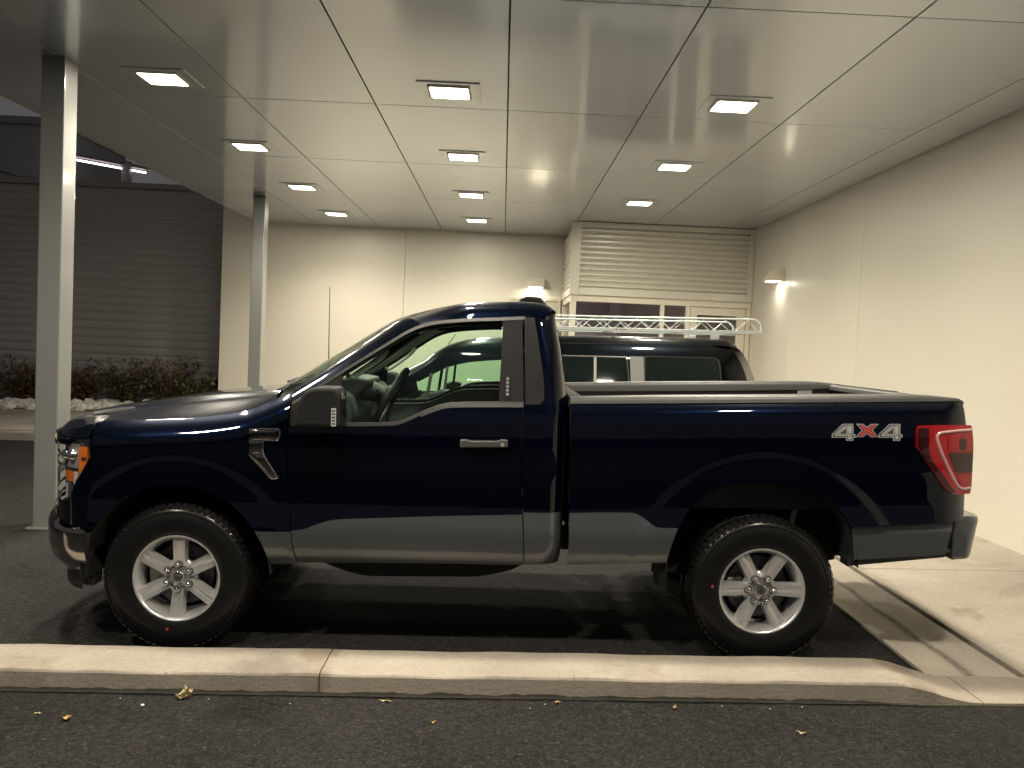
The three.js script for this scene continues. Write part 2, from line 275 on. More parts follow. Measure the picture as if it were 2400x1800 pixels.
// ---------------------------------------------------------------- building: canopy, walls, columns
const LX = [-3.115, -.571, 1.967], LZ = [2.52, 5.24, 7.93, 10.62, 13.32, 16.02];
{
  const cx = [-5.0, -3.81, -2.576, -1.314, -.05, 1.22, 2.576, 3.93, 4.385], cz = [.3, 3.03, 5.75, 8.48, 11.19, 13.88, 17.79];
  const t = thing('canopy', 'glossy grey panelled drive-through canopy overhead', 'canopy', [0, CEIL, 0]);
  for (let i = 0; i < cx.length - 1; i++) for (let j = 0; j < cz.length - 1; j++) {
    if (j === 5 && i >= 5 && i < 8) { mesh('ceiling_panel', rbox(cx[i] + .006, cx[i + 1] - .006, 0, .03, -15.56, -(cz[j] + .006), .003, 1), [M.ceil, M.ceilB, M.ceilC][(i * 5 + j * 3) % 7 % 3], t); continue; }
    mesh('ceiling_panel', rbox(cx[i] + .006, cx[i + 1] - .006, 0, .03, -(cz[j + 1] - .006), -(cz[j] + .006), .003, 1), [M.ceil, M.ceilB, M.ceilC][(i * 5 + j * 3) % 7 % 3], t);
  }
  mesh('roof_deck', box(-5.0, 4.6, .032, .4, -17.79, -.3), M.joint, t);
  mesh('fascia', [box(-5.06, -5.002, .002, .5, -17.79, -.24), box(-5.0, 4.6, -.02, .5, -.298, -.24)], M.ceil, t);
  // downlights
  const plate = (() => { const s = .275; return extrude([[-s, -s], [s, -s], [s, s], [-s, s]], .006, .002, 0, [[[-.18, -.18], [-.18, .18], [.18, .18], [.18, -.18]]]); })(); plate.rotateX(PI / 2);
  const bez = extrude(roundPoly([[-.19, -.19], [.19, -.19], [.19, .19], [-.19, .19]], .03), .012, .003, 0, [roundPoly([[-.17, -.17], [-.17, .17], [.17, .17], [.17, -.17]], .02)]); bez.rotateX(PI / 2); bez.translate(0, -.006, 0);
  const lens = rbox(-.165, .165, -.024, -.002, -.165, .165, .01, 2);
  const cname = ['left', 'middle', 'right'], ord = ['nearest the back wall', 'second from the back wall', 'third from the back wall', 'fourth from the back wall', 'fifth from the back wall', 'farthest from the back wall'];
  LX.forEach((x, c) => LZ.forEach((z, r) => {
    if (c === 2 && r === 5) return;
    const k = c === 2 ? 4 - r : 5 - r;
    const L = thing('canopy_light', `lit square ceiling light of the ${cname[c]} line, ${c === 2 && r === 0 ? 'farthest from the back wall' : ord[k]}`, 'ceiling light', [x, CEIL - .001, -z], 'square downlights set in the canopy');
    mesh('trim_plate', plate, M.ceil, L); mesh('bezel', bez, M.frame, L); mesh('lamp_lens', lens, M.lens, L);
    const a = new THREE.RectAreaLight(LAMP, LAMP_L, .28, .28); a.position.set(0, -.028, 0); a.rotation.x = -PI / 2; L.add(a);
    const s = new THREE.SpotLight(LAMP, LAMP_I, 0, 1.27, .5, 2); s.position.set(0, -.034, 0); s.target.position.set(0, -2, 0); s.castShadow = true; s.shadow.radius = 6; L.add(s, s.target);
  }));
}
{
  // right wall, smooth insulated panels
  const r = thing('panel_wall', 'long smooth cream metal wall on the right side', 'wall', [4.392, 0, 0]);
  const jz = [.3, 5.5, 10.86, 13.53, 17.9];
  for (let i = 0; i < jz.length - 1; i++) mesh('wall_panel', rbox(0, .1, -.1, CEIL + .02, -(jz[i + 1] - .0035), -(jz[i] + .0035), .004, 1), i % 2 ? M.wallB : M.wall, r);
  mesh('joint_strip', box(.007, .09, -.1, CEIL, -17.9, -.3), M.wall, r);
  // back wall
  const b = thing('panel_wall', 'smooth cream metal back wall behind the vehicles', 'wall', [0, 0, -17.8]);
  for (const [x0, x1] of [[-5.72, -2.045], [-2.035, 1.165]]) mesh('wall_panel', rbox(x0, x1, -.2, CEIL + .3, -.1, 0, .004, 1), M.wall, b);
  mesh('joint_strip', box(-5.7, 1.16, -.2, CEIL + .3, -.09, -.014), M.frame, b);
  mesh('wall_panel', box(1.175, 4.6, -.2, CEIL + .3, -.12, -.02), M.wall, b);
  // service door in the back wall
  const d = thing('service_door', 'cream metal door under the wall lamp behind the truck cab', 'door', [0, gy(.6), -17.79]);
  mesh('door_frame', extrude([[.06, 0], [1.135, 0], [1.135, 2.63], [.06, 2.63]], .035, .004, 0, [[[.12, 0.02], [.12, 2.57], [1.075, 2.57], [1.075, 0.02]]]), M.frame, d);
  const lf = mesh('door_leaf', rbox(.125, 1.07, .02, 2.565, .001, .022, .004), M.door, d);
  mesh('handle', [cyl([.2, 1.02, .02], [.2, 1.02, .07], .012), cyl([.2, 1.02, .065], [.32, 1.02, .065], .01)], M.steel, lf);
  // columns
  const col = (x, z, label) => {
    const c = thing('column', label, 'column', [x, gy(x), -z], 'square steel columns of the canopy'); const s = .098;
    mesh('shaft', extrude(roundPoly([[-s, -s * 1.15], [s, -s * 1.15], [s, s * 1.15], [-s, s * 1.15]], .012, 3), CEIL - gy(x) + .03, 0).rotateX(-PI / 2), M.column, c);
    mesh('base_plate', rbox(-.14, .14, -.01, .012, -.15, .15, .004), M.column, c);
  };
  col(-3.838, 7.56, 'large grey square column in front of the truck nose');
  col(-4.035, 14.45, 'farther grey square column beside the back wall');
}
// projecting entrance: ribbed upper box, glazed front
{
  const x0 = 1.17, x1 = 4.388, zf = 15.6, yb = 2.605, yt = CEIL;
  const t = thing('entrance_block', 'projecting entrance with ribbed beige siding over white framed glazing', 'entrance', [0, 0, -zf]);
  mesh('backing', box(x0 + .03, x1, yb + .01, yt, -2.17, -.03), M.siding, t);
  const ribProf = [[0, 0], [.012, .012], [.030, .036], [.062, .036], [.084, .006], [.096, 0]];
  const p = .0965, y0 = yb + .135;
  const rib = (len, k) => { const pts = [[-.03, 0], ...ribProf.map((q) => [q[1], q[0]]), [-.03, .096]]; return extrude(pts, len, 0, 0); };
  const gf = rib(x1 - .10 - (x0 + .135)); gf.rotateY(PI / 2); gf.translate(x0 + .135, 0, -.0); // ribs along x, profile out of wall
  const fix = gf.clone(); { const q = fix.attributes.position; for (let i = 0; i < q.count; i++) q.setZ(i, -q.getZ(i) - .012); fix.computeVertexNormals(); }
  const gs = rib(2.05); gs.translate(0, 0, -2.12); { const q = gs.attributes.position; for (let i = 0; i < q.count; i++) q.setX(i, x0 + .012 - q.getX(i)); gs.computeVertexNormals(); }
  for (let k = 0; k < 11; k++) { const m = mesh('siding_rib', fix, M.siding, t); m.position.y = y0 + k * p; const s = mesh('siding_rib', gs, M.siding, t); s.position.y = y0 + k * p; }
  mesh('corner_trim', [rbox(x0 - .026, x0 + .135, yb, yt - .005, -.12, .032, .006), rbox(x1 - .10, x1, yb, yt - .005, -.05, .032, .006)], M.siding, t);
  mesh('bottom_trim', [rbox(x0 + .137, x1 - .102, yb + .001, y0 - .001, -.04, .034, .006), rbox(x0 - .024, x0 + .03, yb + .001, y0 - .001, -2.17, -.122, .006)], M.siding, t);
  mesh('top_trim', [rbox(x0 + .137, x1 - .102, y0 + 11 * p + .002, yt - .006, -.04, .03, .006)], M.siding, t);
  mesh('soffit', box(x0, x1, yb - .02, yb - .001, -2.16, .0), M.frame, t);
  for (const [sx, sy] of [[1.5, 3.42], [1.78, 3.42], [1.5, 3.07], [1.78, 3.07], [2.3, 2.69], [3.6, 2.69]]) mesh('screw', cyl([sx, sy, .02], [sx, sy, .034], .012, .01, 8), M.steel, t);
  // glazing
  const s = thing('storefront', 'white framed entrance glazing below the ribbed siding', 'storefront', [0, 0, -zf + .006]);
  const gb = gy(2.7) + .03, top = yb - .022;
  const bar = (a, b, c, d, z0 = -.1, z1 = 0) => mesh('mullion', rbox(a, b, c, d, z0, z1, .005), M.frame, s);
  bar(x0 + .0, x1 - .005, top - .09, top); bar(x0, x0 + .10, gb, top - .092); bar(2.77, 2.845, gb, top - .092); bar(3.225, 3.305, gb, top - .092); bar(x1 - .085, x1 - .005, gb, top - .092);
  bar(x0 + .102, 2.768, gb, gb + .2); bar(2.847, 3.223, gb, gb + .2);
  bar(x0, x0 + .10, top - .09, top, -2.1, -.102); bar(x0, x0 + .09, gb, top - .092, -2.12, -2.03); bar(x0, x0 + .08, gb, gb + .2, -2.028, -.102);
  mesh('pane', box(x0 + .102, 2.768, gb + .202, top - .092, -.055, -.047), M.store, s); mesh('pane', box(2.847, 3.223, gb + .202, top - .092, -.055, -.047), M.store, s); mesh('pane', box(x0 + .046, x0 + .054, gb + .202, top - .092, -2.026, -.104), M.store, s);
  const d = part('door', s); d.userData.label = 'white framed glass entrance door';
  const dx0 = 3.315, dx1 = x1 - .095;
  mesh('door_frame', extrude([[dx0, gb + .01], [dx1, gb + .01], [dx1, top - .1], [dx0, top - .1]], .06, .004, -.075, [[[dx0 + .12, gb + .26], [dx0 + .12, top - .235], [dx1 - .15, top - .235], [dx1 - .15, gb + .26]]]), M.frame, d);
  mesh('pane', box(dx0 + .118, dx1 - .148, gb + .258, top - .232, -.05, -.042), M.store, d);
  mesh('pull_handle', tube([[dx0 + .06, gb + .8, 0], [dx0 + .06, gb + .82, .05], [dx0 + .06, gb + 1.15, .05], [dx0 + .06, gb + 1.17, 0]], .012), M.steel, d);
  // dim room behind the glass
  const room = thing('vestibule', 'dim purple grey room behind the entrance glass', 'room', [0, 0, -zf]);
  mesh('room_wall', [box(x0 + .12, x1, gb, top, -2.14, -2.1), box(2.1, 2.2, gb, top, -2.09, -1.3)], M.roomWall, room); mesh('room_floor', box(x0 + .11, x1, gb - .05, gb - .002, -2.1, -.11), M.roomFloor, room);
  mesh('room_ceiling', box(x0 + .11, x1, top - .02, top - .001, -2.1, -.11), M.roomWall, room);
}
// wall lamps
{
  const sc = (pos, rot, label) => {
    const t = thing('wall_lamp', label, 'wall lamp', pos, 'wedge wall lamps'); t.rotation.y = rot;
    const side = [[0, 0], [.25, 0], [.13, .185], [0, .185]];
    const g = extrude(side, .35, .006, -.175, []); g.rotateY(-PI / 2);
    mesh('housing', g, M.frame, t);
    mesh('lamp_lens', rbox(-.13, .13, -.012, -.001, .05, .21, .004), M.lens, t);
    const a = new THREE.RectAreaLight(new THREE.Color(1, .92, .78), 34, .24, .14); a.position.set(0, -.016, .13); a.rotation.x = -PI / 2; t.add(a);
  };
  sc([.60, 2.84, -17.795], 0, 'white wedge wall lamp above the service door on the back wall');
  sc([4.386, 2.865, -14.0], -PI / 2, 'white wedge wall lamp on the right wall by the entrance');
}
// dark ribbed building on the left and the roofs behind it
{
  const t = thing('dark_building', 'dark ribbed metal building beyond the shrubs on the left', 'building', [0, 0, -18.75]);
  mesh('wall', box(-30, -5.74, -.8, 4.66, -.4, -.03), M.darkSiding, t);
  const prof = extrude([[-.03, 0], [0, 0], [.011, .03], [.011, .10], [0, .13], [0, .172], [-.03, .172]], 24.2, 0, 0); prof.rotateY(PI / 2); { const q = prof.attributes.position; for (let i = 0; i < q.count; i++) q.setZ(i, -q.getZ(i)); prof.computeVertexNormals(); }
  for (let k = 0; k < 28; k++) { const m = mesh('siding_rib', prof, M.darkSiding, t); m.position.set(-29.95, -.3 + k * .1745, 0); }
  mesh('coping', rbox(-30, -5.74, 4.6, 4.72, -.42, .05, .01), M.steel, t);
  const u = thing('upper_block', 'dark upper storey behind the ribbed building at top left', 'building', [0, 0, -24]);
  mesh('wall', box(-34, -12.1, 0, 7.02, -4, 0), M.darkSiding, u); mesh('coping', rbox(-34, -12.05, 7.0, 7.2, -4, .08, .01), M.steel, u);
  mesh('conduit', tube([[-13.2, 5.5, 3.2], [-12.95, 5.55, .3], [-12.9, 5.62, .05]], .05, 12), M.steel, u);
  const l = thing('roof_light_strip', 'thin pinkish white light strip on a beam above the dark building', 'light strip', [0, 0, 0]);
  mesh('beam', [tube([[-11.8, 6.12, -22.9], [-10.1, 6.12, -24.9]], .06, 4, 4)], M.steel, l);
  mesh('light_tube', [tube([[-11.8, 6.0, -22.9], [-10.62, 6.0, -24.3]], .024, 4, 6), tube([[-10.42, 6.0, -24.52], [-10.16, 6.0, -24.82]], .024, 4, 6)], M.led, l);
  mesh('post', rbox(-10.62, -10.42, 5.0, 6.22, -24.55, -24.3, .02), M.steel, l);
}

// ---------------------------------------------------------------- the pickup truck (x back from the front axle, y up, z towards the viewer)
const font = await new FontLoader().loadAsync('fonts/droid/droid_sans_bold.typeface.json');
function textGeo(s, size, depth) { const g = new TextGeometry(s, { font, size, depth, curveSegments: 3, bevelEnabled: false }); g.computeBoundingBox(); const b = g.boundingBox; g.translate(-(b.min.x + b.max.x) / 2, -(b.min.y + b.max.y) / 2, 0); return g; }
function makeWheel(R, name, parent, pos, turn, face) {
  const w = part(name, parent); w.position.set(...pos); if (face < 0) w.rotation.y = PI;
  // lathe profile runs (radius, out); turned so the axle lies along z
  const lathe = (p, n = 56) => { const g = new THREE.LatheGeometry(p.map((q) => new THREE.Vector2(...q)), n); g.rotateX(PI / 2); return g; };
  const ty = mesh('tyre', lathe([[.214, -.10], [.224, -.118], [.262, -.131], [.31, -.136], [.352, -.128], [R - .016, -.112], [R - .005, -.09], [R - .004, 0], [R - .005, .09], [R - .016, .112], [.362, .126], [.352, .1285], [.346, .1262], [.338, .133], [.31, .136], [.29, .1355], [.286, .1325], [.262, .131], [.24, .1255], [.236, .120], [.224, .118], [.214, .10]], 72), M.rubber, w);
  const lug = [], n = 62;
  for (let k = 0; k < n; k++) for (const s of [-1, 1]) {
    const a = (k + (s > 0 ? 0 : .5)) / n * 2 * PI, L = k % 2 ? .030 : .036, b = new THREE.BoxGeometry(.025, .012, L + .010); b.rotateX(s * .55); b.translate(0, R - .0142, s * (.1035)); b.rotateZ(a); lug.push(b);
    const c = new THREE.BoxGeometry(.028, .010, .040); c.rotateY(s * .35); c.translate(0, R - .004, s * .058); c.rotateZ(a + .03); lug.push(c);
  }
  for (const z of [-.018, .018]) { const g = new THREE.TorusGeometry(R - .006, .008, 4, 72); g.translate(0, 0, z); lug.push(g); }
  mesh('tread', lug, M.rubber, w);
  const rim = part('rim', w); rim.rotation.z = turn;
  mesh('rim_barrel', [lathe([[.218, -.10], [.205, -.09], [.195, .03], [.200, .075], [.212, .094], [.216, .108], [.222, .118], [.230, .121], [.234, .117], [.233, .108]], 64)], M.alloy, rim);
  mesh('hub', [lathe([[0, .07], [.05, .07], [.088, .062], [.095, .045], [.095, .02], [0, .02]], 40)], M.alloy, rim);
  for (let k = 0; k < 6; k++) {
    const a = k * PI / 3, hw = (r) => lerp(.036, .0405, (r - .06) / .15);
    const top = (r) => lerp(.088, .1055, sstep(.06, .215, r)) ;
    const s = surf(8, 10, (u, v) => { const r = lerp(.060, .217, v), q = (u * 2 - 1), side = Math.abs(q); let y, z; if (side > .76) { const d = (side - .76) / .24; y = Math.sign(q) * (hw(r) * .80 + hw(r) * .24 * d); z = top(r) - .036 * d; } else { y = hw(r) * .80 * q / .76; z = top(r) - .004 * Math.max(0, 1 - side * 3.2) ; } return [r, y, z]; });
    const f = s.toNonIndexed(); f.computeVertexNormals(); f.rotateZ(a); mesh('spoke', f, M.alloy, rim);
    const nut = [cyl([.0675 * Math.cos(a), .0675 * Math.sin(a), .06], [.0675 * Math.cos(a), .0675 * Math.sin(a), .106], 0.0140, .0130, 6)]; const dome = new THREE.SphereGeometry(.013, 10, 6); dome.scale(1, 1, .7); dome.translate(.0675 * Math.cos(a), .0675 * Math.sin(a), .106); nut.push(dome); mesh('lug_nut', nut, M.chrome, rim);
    const cup = new THREE.TorusGeometry(.0185, .0032, 5, 14); cup.translate(.0675 * Math.cos(a), .0675 * Math.sin(a), .089); mesh('nut_seat', cup, M.alloyDark, rim);
  }
  mesh('centre_cap', lathe([[0, .098], [.026, .098], [.031, .096], [.034, .089], [.034, .07]], 28), M.chrome, rim);
  const ov = new THREE.SphereGeometry(.022, 18, 8); ov.scale(.48, 1, .12); ov.translate(0, 0, .098); ov.rotateZ(.1); mesh('cap_emblem', ov, M.decalDark, rim);
  mesh('brake_disc', lathe([[.05, -.01], [.165, -.01], [.165, .012], [.06, .012], [.05, -.01]], 40), M.alloyDark, w);
  mesh('brake_caliper', extrude([[-.17, -.05], [-.09, -.06], [-.09, .06], [-.17, .05]], .05, .006, -.015), M.steel, w);
  mesh('hub_back', lathe([[0, -.02], [.195, -.03], [.195, -.04], [0, -.04]], 32), M.under, w);
  if (face > 0) { const d = new THREE.CylinderGeometry(.008, .008, .004, 10); d.rotateX(PI / 2); const a = turn > 1 ? -1.72 : 3.05; d.translate(.272 * Math.cos(a), .272 * Math.sin(a), .1335); mesh('paint_dot', d, M.decalRed, w); }
  return w;
}
{
  const T = thing('pickup_truck', 'dark navy regular cab pickup truck with grey lower stripe', 'pickup truck', [-1.6675, 1.67 - 1.7021, -5.5821]); T.rotation.z = .01933;
  // --- side surface
  const Wlow = mono([[.44, .935], [.47, .952], [.50, .968], [.535, .985], [.60, 1.002], [.655, 1.010], [.70, 1.006], [.76, .996], [.82, .989], [.95, .987], [1.05, .993], [1.13, .998], [1.2, .996], [1.27, .985], [1.32, .971], [1.36, .957], [1.40, .94]]);
  const Wg = mono([[1.20, .985], [1.27, .978], [1.33, .966], [1.36, .957], [1.5, .925], [1.65, .888], [1.75, .86], [1.82, .838], [1.86, .80], [1.9, .74]]);
  const flare = (s, y, cx, rin, rout, A) => A * (1 - sstep(rin, rout, Math.hypot(s - cx, y - .39)));
  const planF = mono([[-.66, .865], [-.60, .925], [-.54, .958], [-.46, .980], [-.34, .994], [-.2, 1]]);
  const crease = mono([[-.62, 1.155], [-.46, 1.197], [-.31, 1.211], [.083, 1.239], [.33, 1.278], [.45, 1.325], [.56, 1.378], [.62, 1.40]]);
  const Wf = (s, y) => { const yh = crease(s), r = clamp((y - yh + .13) / .13, 0, 1); return (Wlow(Math.min(y, 1.12)) - .085 * r * r) * planF(s) + flare(s, y, 0, .615, .665, .008); };
  const Wb = (s, y) => { const yy = y - .034 * Math.max(0, s - 2.05); const e = Math.max(0, s - 4.06) / .13; return Wlow(yy) - .026 * clamp((y - railLo(s) + .05) / .05, 0, 1) ** 2 + flare(s, y, 3.115, .70, .76, .008) - .05 * e * e; };
  const stripeTop = mono([[.40, .658], [.60, .664], [.668, .672], [.749, .702], [.839, .727], [1.102, .743], [1.412, .759], [1.83, .776], [2.05, .788], [2.18, .794], [2.40, .799], [2.43, .794], [2.47, .772], [2.53, .730], [2.55, .7265], [2.66, .726]]);
  const stripeBot = mono([[.46, .474], [.64, .484], [1.42, .498], [1.84, .500], [2.06, .512], [2.6, .530]]);
  const archF = (s) => .39 + Math.sqrt(Math.max(0, .25 - s * s)), archFs = (y) => Math.sqrt(Math.max(0, .25 - (y - .39) ** 2));
  const archR = (s) => { const q = Math.abs(s - 3.112) / .52; return q >= 1 ? .39 : .39 + .585 * Math.pow(1 - Math.pow(q, 2.5), 1 / 2.5); }, archRs = (y) => .52 * Math.pow(Math.max(0, 1 - Math.pow(Math.max(0, y - .39) / .585, 2.5)), 1 / 2.5);
  function patch(nu, nv, L, R, lo, hi, W, off = 0, edge = .028) {
    return surf(nu, nv, (u, v) => { let s = lerp(L(1), R(1), u), y = 1; for (let k = 0; k < 5; k++) { y = lerp(lo(s), hi(s), v); s = lerp(L(y), R(y), u); } return [s, y, W(s, y) + off]; }, { edge: edge ? [0, 0, -edge] : null, su: 1, sv: 1 });
  }
  const k_ = (c) => () => c;
  const both = (name, g, m, parent = T) => [mesh(name, g, m, parent), mesh(name, flipZ(g), m, parent)];
  const doorF = mono([[.46, .645], [.655, .612], [.761, .606], [.977, .587], [1.1, .583], [1.4, .60]]), doorR = mono([[.48, 1.843], [.78, 1.827], [1.0, 1.816], [1.2, 1.811], [1.36, 1.819]]);
  // --- front fenders
  const fLo = (s) => s < -.42 ? Math.max(.645, archF(s)) : s < archFs(.659) ? archF(s) : stripeTop(s) + .001;
  const fend = patch(96, 34, k_(-.458), (y) => doorF(y) - .004, (s) => fLo(s), crease, Wf);
  for (const sgn of [1, -1]) {
    const m = mesh('front_fender', sgn > 0 ? fend : flipZ(fend), M.paint, T);
    const a = surf(14, 10, (u, v) => { const y = lerp(.474, .658, v), s = lerp(archFs(y) + .002, doorF(y) - .004, u); return [s, y, Wf(s, y)]; }, { edge: [0, 0, -.05] });
    const q = mesh('lower_panel', sgn > 0 ? a : flipZ(a), M.accent, m); q.userData.label = 'grey lower panel';
    const lip = surf(60, 3, (u, v) => { const a = lerp(.06, PI + .06, u); return [Math.cos(a) * .5, .39 + Math.sin(a) * .5, lerp(.985, .80, v)]; }); mesh('wheel_arch_liner', [sgn > 0 ? lip : flipZ(lip), (() => { const g = surf(30, 2, (u, v) => { const a = lerp(-.18, PI + .06, u), r = lerp(.5, .05, v); return [Math.cos(a) * r, .39 + Math.sin(a) * r, sgn * .62]; }); return g; })(), (() => { const g = surf(60, 3, (u, v) => { const a = lerp(-.18, PI + .06, u); return [Math.cos(a) * .5, .39 + Math.sin(a) * .5, sgn * lerp(.80, .62, v)]; }); return g; })()], M.under, m);
    // fender vent badge
    const bp = part('fender_vent', m);
    const P = (s, y, o) => [s, y, sgn * (Wf(s, y) + o)];
    const quad = (pts, o, n = 6) => surf(n, n, (u, v) => { const a = [lerp(pts[0][0], pts[1][0], u), lerp(pts[0][1], pts[1][1], u)], b = [lerp(pts[3][0], pts[2][0], u), lerp(pts[3][1], pts[2][1], u)], s = lerp(a[0], b[0], v), y = lerp(a[1], b[1], v), q = Math.min(u, 1 - u, v, 1 - v) < .001 ? -.006 : 0; return P(s, y, o + q); });
    mesh('vent_plate', [quad([[.386, 1.138], [.54, 1.142], [.542, 1.198], [.388, 1.192]], .012), quad([[.386, 1.062], [.461, 1.072], [.461, 1.1405], [.386, 1.138]], .010)], M.darkChrome, bp);
    mesh('vent_blade', quad([[.503, .936], [.54, .938], [.461, 1.070], [.390, 1.060]], .008), M.darkChrome, bp);
    mesh('vent_edge', [tube([P(.388, 1.06, .012), P(.45, .995, .013), P(.503, .936, .012), P(.54, .938, .012)], .0035, 24, 6), tube([P(.461, 1.135, .013), P(.461, 1.073, .013), P(.49, 1.02, .012), P(.54, .939, .012)], .0035, 24, 6), tube([P(.388, 1.193, .013), P(.541, 1.198, .013), P(.539, 1.142, .013), P(.465, 1.137, .013)], .0022, 24, 5)], M.chrome, bp);
    const tx = textGeo('F-150', .026, .004); if (sgn < 0) tx.rotateY(PI); tx.translate(.465, 1.168, sgn * (Wf(.465, 1.168) + .0125)); mesh('lettering', tx, M.chrome, bp);
  }
  // --- nose: plan curve from the side round to the centre
  const NP = [[-.455, .978], [-.54, .958], [-.60, .925], [-.65, .88], [-.70, .82], [-.76, .72], [-.82, .60], [-.88, .45], [-.93, .27], [-.95, 0]];
  const NC = new THREE.CatmullRomCurve3(NP.map((p) => new THREE.Vector3(p[0], 0, p[1])), false, 'catmullrom', .5);
  const nose = (u, off) => { const p = NC.getPoint(clamp(u, 0, 1)), t = NC.getTangent(clamp(u, .001, .999)); return [p.x - t.z * -off * -1 * -1, p.z + 0, t]; };
  const NOut = (u, off) => { const p = NC.getPoint(clamp(u, 0, 1)), t = NC.getTangent(clamp(u, .001, .999)); const nx = t.z, nz = -t.x; return [p.x + nx * off, p.z + nz * off]; };   // outward = away from the truck
  const wrap = (nu, nv, u0, u1, lo, hi, off, edge) => surf(nu, nv, (a, b) => { const u = lerp(u0, u1, a), y = lerp(lo(u), hi(u), b), q = NOut(u, off(u, (y))); return [q[0], y, Math.max(0, q[1])]; }, edge ? { edge: [.03, 0, -.01] } : {});
  const sOf = (u) => NC.getPoint(clamp(u, 0, 1)).x;
  const lampLo = (u) => mono([[-.95, .84], [-.76, .815], [-.70, .795], [-.64, .782], [-.60, .786], [-.53, .897], [-.466, 1.0], [-.45, 1.03]])(sOf(u)), lampHi = (u) => mono([[-.95, 1.085], [-.66, 1.118], [-.54, 1.110], [-.455, 1.112]])(sOf(u));
  both('nose_corner', wrap(26, 8, 0, .42, k_(.645), (u) => lampLo(u) - .005, () => -.002), M.paint);
  both('hood_lip', wrap(40, 6, 0, 1, (u) => lampHi(u) + .006, (u) => mono([[-.95, 1.105], [-.80, 1.125], [-.64, 1.15], [-.455, 1.197]])(sOf(u)), (u, y) => -.002 - .5 * Math.max(0, y - 1.13) * 1), M.paint);
  {
    const uL = .42;
    for (const sgn of [1, -1]) {
      const hl = part('headlamp', T); const F = (g) => sgn > 0 ? g : flipZ(g);
      mesh('reflector_bowl', F(wrap(20, 10, .0, uL, lampLo, lampHi, (u, y) => -.045)), M.bowl, hl);
      mesh('lens_cover', F(wrap(24, 12, .0, uL, lampLo, lampHi, () => .004)), M.clear, hl);
      mesh('lens_rim', F(wrap(24, 2, .0, uL, lampHi, (u) => lampHi(u) + .004, () => .003)), M.chrome, hl); mesh('lens_rim', F(wrap(2, 10, -.0, .007, (u) => 1.0, lampHi, () => .0045)), M.chrome, hl);
      mesh('amber_marker', F(wrap(6, 10, .008, .085, (u) => Math.max(lampLo(u) + .01, .89), k_(1.075), () => -.008)), M.amber, hl);
      mesh('amber_signal', F(wrap(8, 6, .135, .28, k_(.885), k_(.94), () => -.014)), M.amber, hl);
      mesh('light_bar', F(wrap(5, 10, .09, .13, (u) => lampLo(u) + .012, k_(.94), () => -.006)), M.white, hl);
      mesh('light_bar', F(wrap(4, 8, .215, .25, (u) => lampLo(u) + .012, k_(.875), () => -.006)), M.white, hl);
      mesh('projector_housing', F(wrap(10, 8, .10, .32, k_(.955), k_(1.085), (u, y) => -.03)), M.silver, hl);
      for (const uu of [.20, .32]) { const q = NOut(uu, -.034), g = new THREE.SphereGeometry(.034, 14, 10); g.translate(q[0], 1.02, sgn * q[1]); mesh('projector_lens', g, M.chrome, hl); }
      mesh('marker_reflector', F(wrap(3, 2, .025, .06, k_(1.005), k_(1.02), () => -.002)), M.decalDark, hl);
    }
    const gr = part('grille', T);
    const gw = (l, h, off, n = 30) => { const g = wrap(n, 4, uL, 1, k_(l), k_(h), () => off); return [g, flipZ(g)]; };
    mesh('grille_back', gw(.70, 1.085, -.05), M.under, gr);
    for (const [l, h] of [[.73, .75], [.79, .81], [.85, .91], [.955, .975], [1.02, 1.04]]) mesh('grille_bar', gw(l, h, -.01), l === .85 ? M.chrome : M.darkChrome, gr);
    mesh('grille_surround', [...gw(1.068, 1.092, .004), ...gw(.685, .712, .004)], M.chrome, gr);
    const bu = part('front_bumper', T);
    const bOff = mono([[.38, -.055], [.42, -.02], [.47, .02], [.54, .035], [.62, .036], [.655, .022], [.675, -.01]]);
    const bLo = (u) => mono([[-.95, .40], [-.70, .39], [-.60, .405], [-.52, .435], [-.455, .45]])(sOf(u)), bHi = (u) => mono([[-.95, .68], [-.66, .668], [-.60, .648], [-.455, .640]])(sOf(u));
    both('bumper_bar', wrap(46, 16, .0, 1, bLo, bHi, (u, y) => bOff(y)), M.darkChrome, bu);
    both('bumper_end', surf(6, 8, (a, b) => { const y = lerp(.44, .63, b), q = NOut(0, bOff(y)), s = lerp(q[0], -.468 + .0 * y, a) ; return [lerp(q[0] + .002, -.432 - .03 * (1 - b), a), y, q[1] - .012 * a]; }), M.plastic, bu);
    both('air_dam', wrap(30, 3, .12, 1, k_(.30), k_(.40), () => -.06), M.black, bu);
    for (const s of [.75, -.75]) mesh('tow_hook', rbox(-.575, -.505, .29, .40, s - .05, s + .05, .012), M.black, bu);
  }
  // --- hood
  const sf = mono([[0, -.945], [.27, -.925], [.45, -.875], [.60, -.815], [.72, -.755], [.82, -.695], [.88, -.64], [.915, -.575]]);
  const yC = mono([[-.95, 1.085], [-.925, 1.125], [-.83, 1.193], [-.64, 1.24], [-.43, 1.274], [-.2, 1.313], [0, 1.340], [.13, 1.353], [.45, 1.378]]);
  const HE = .905;
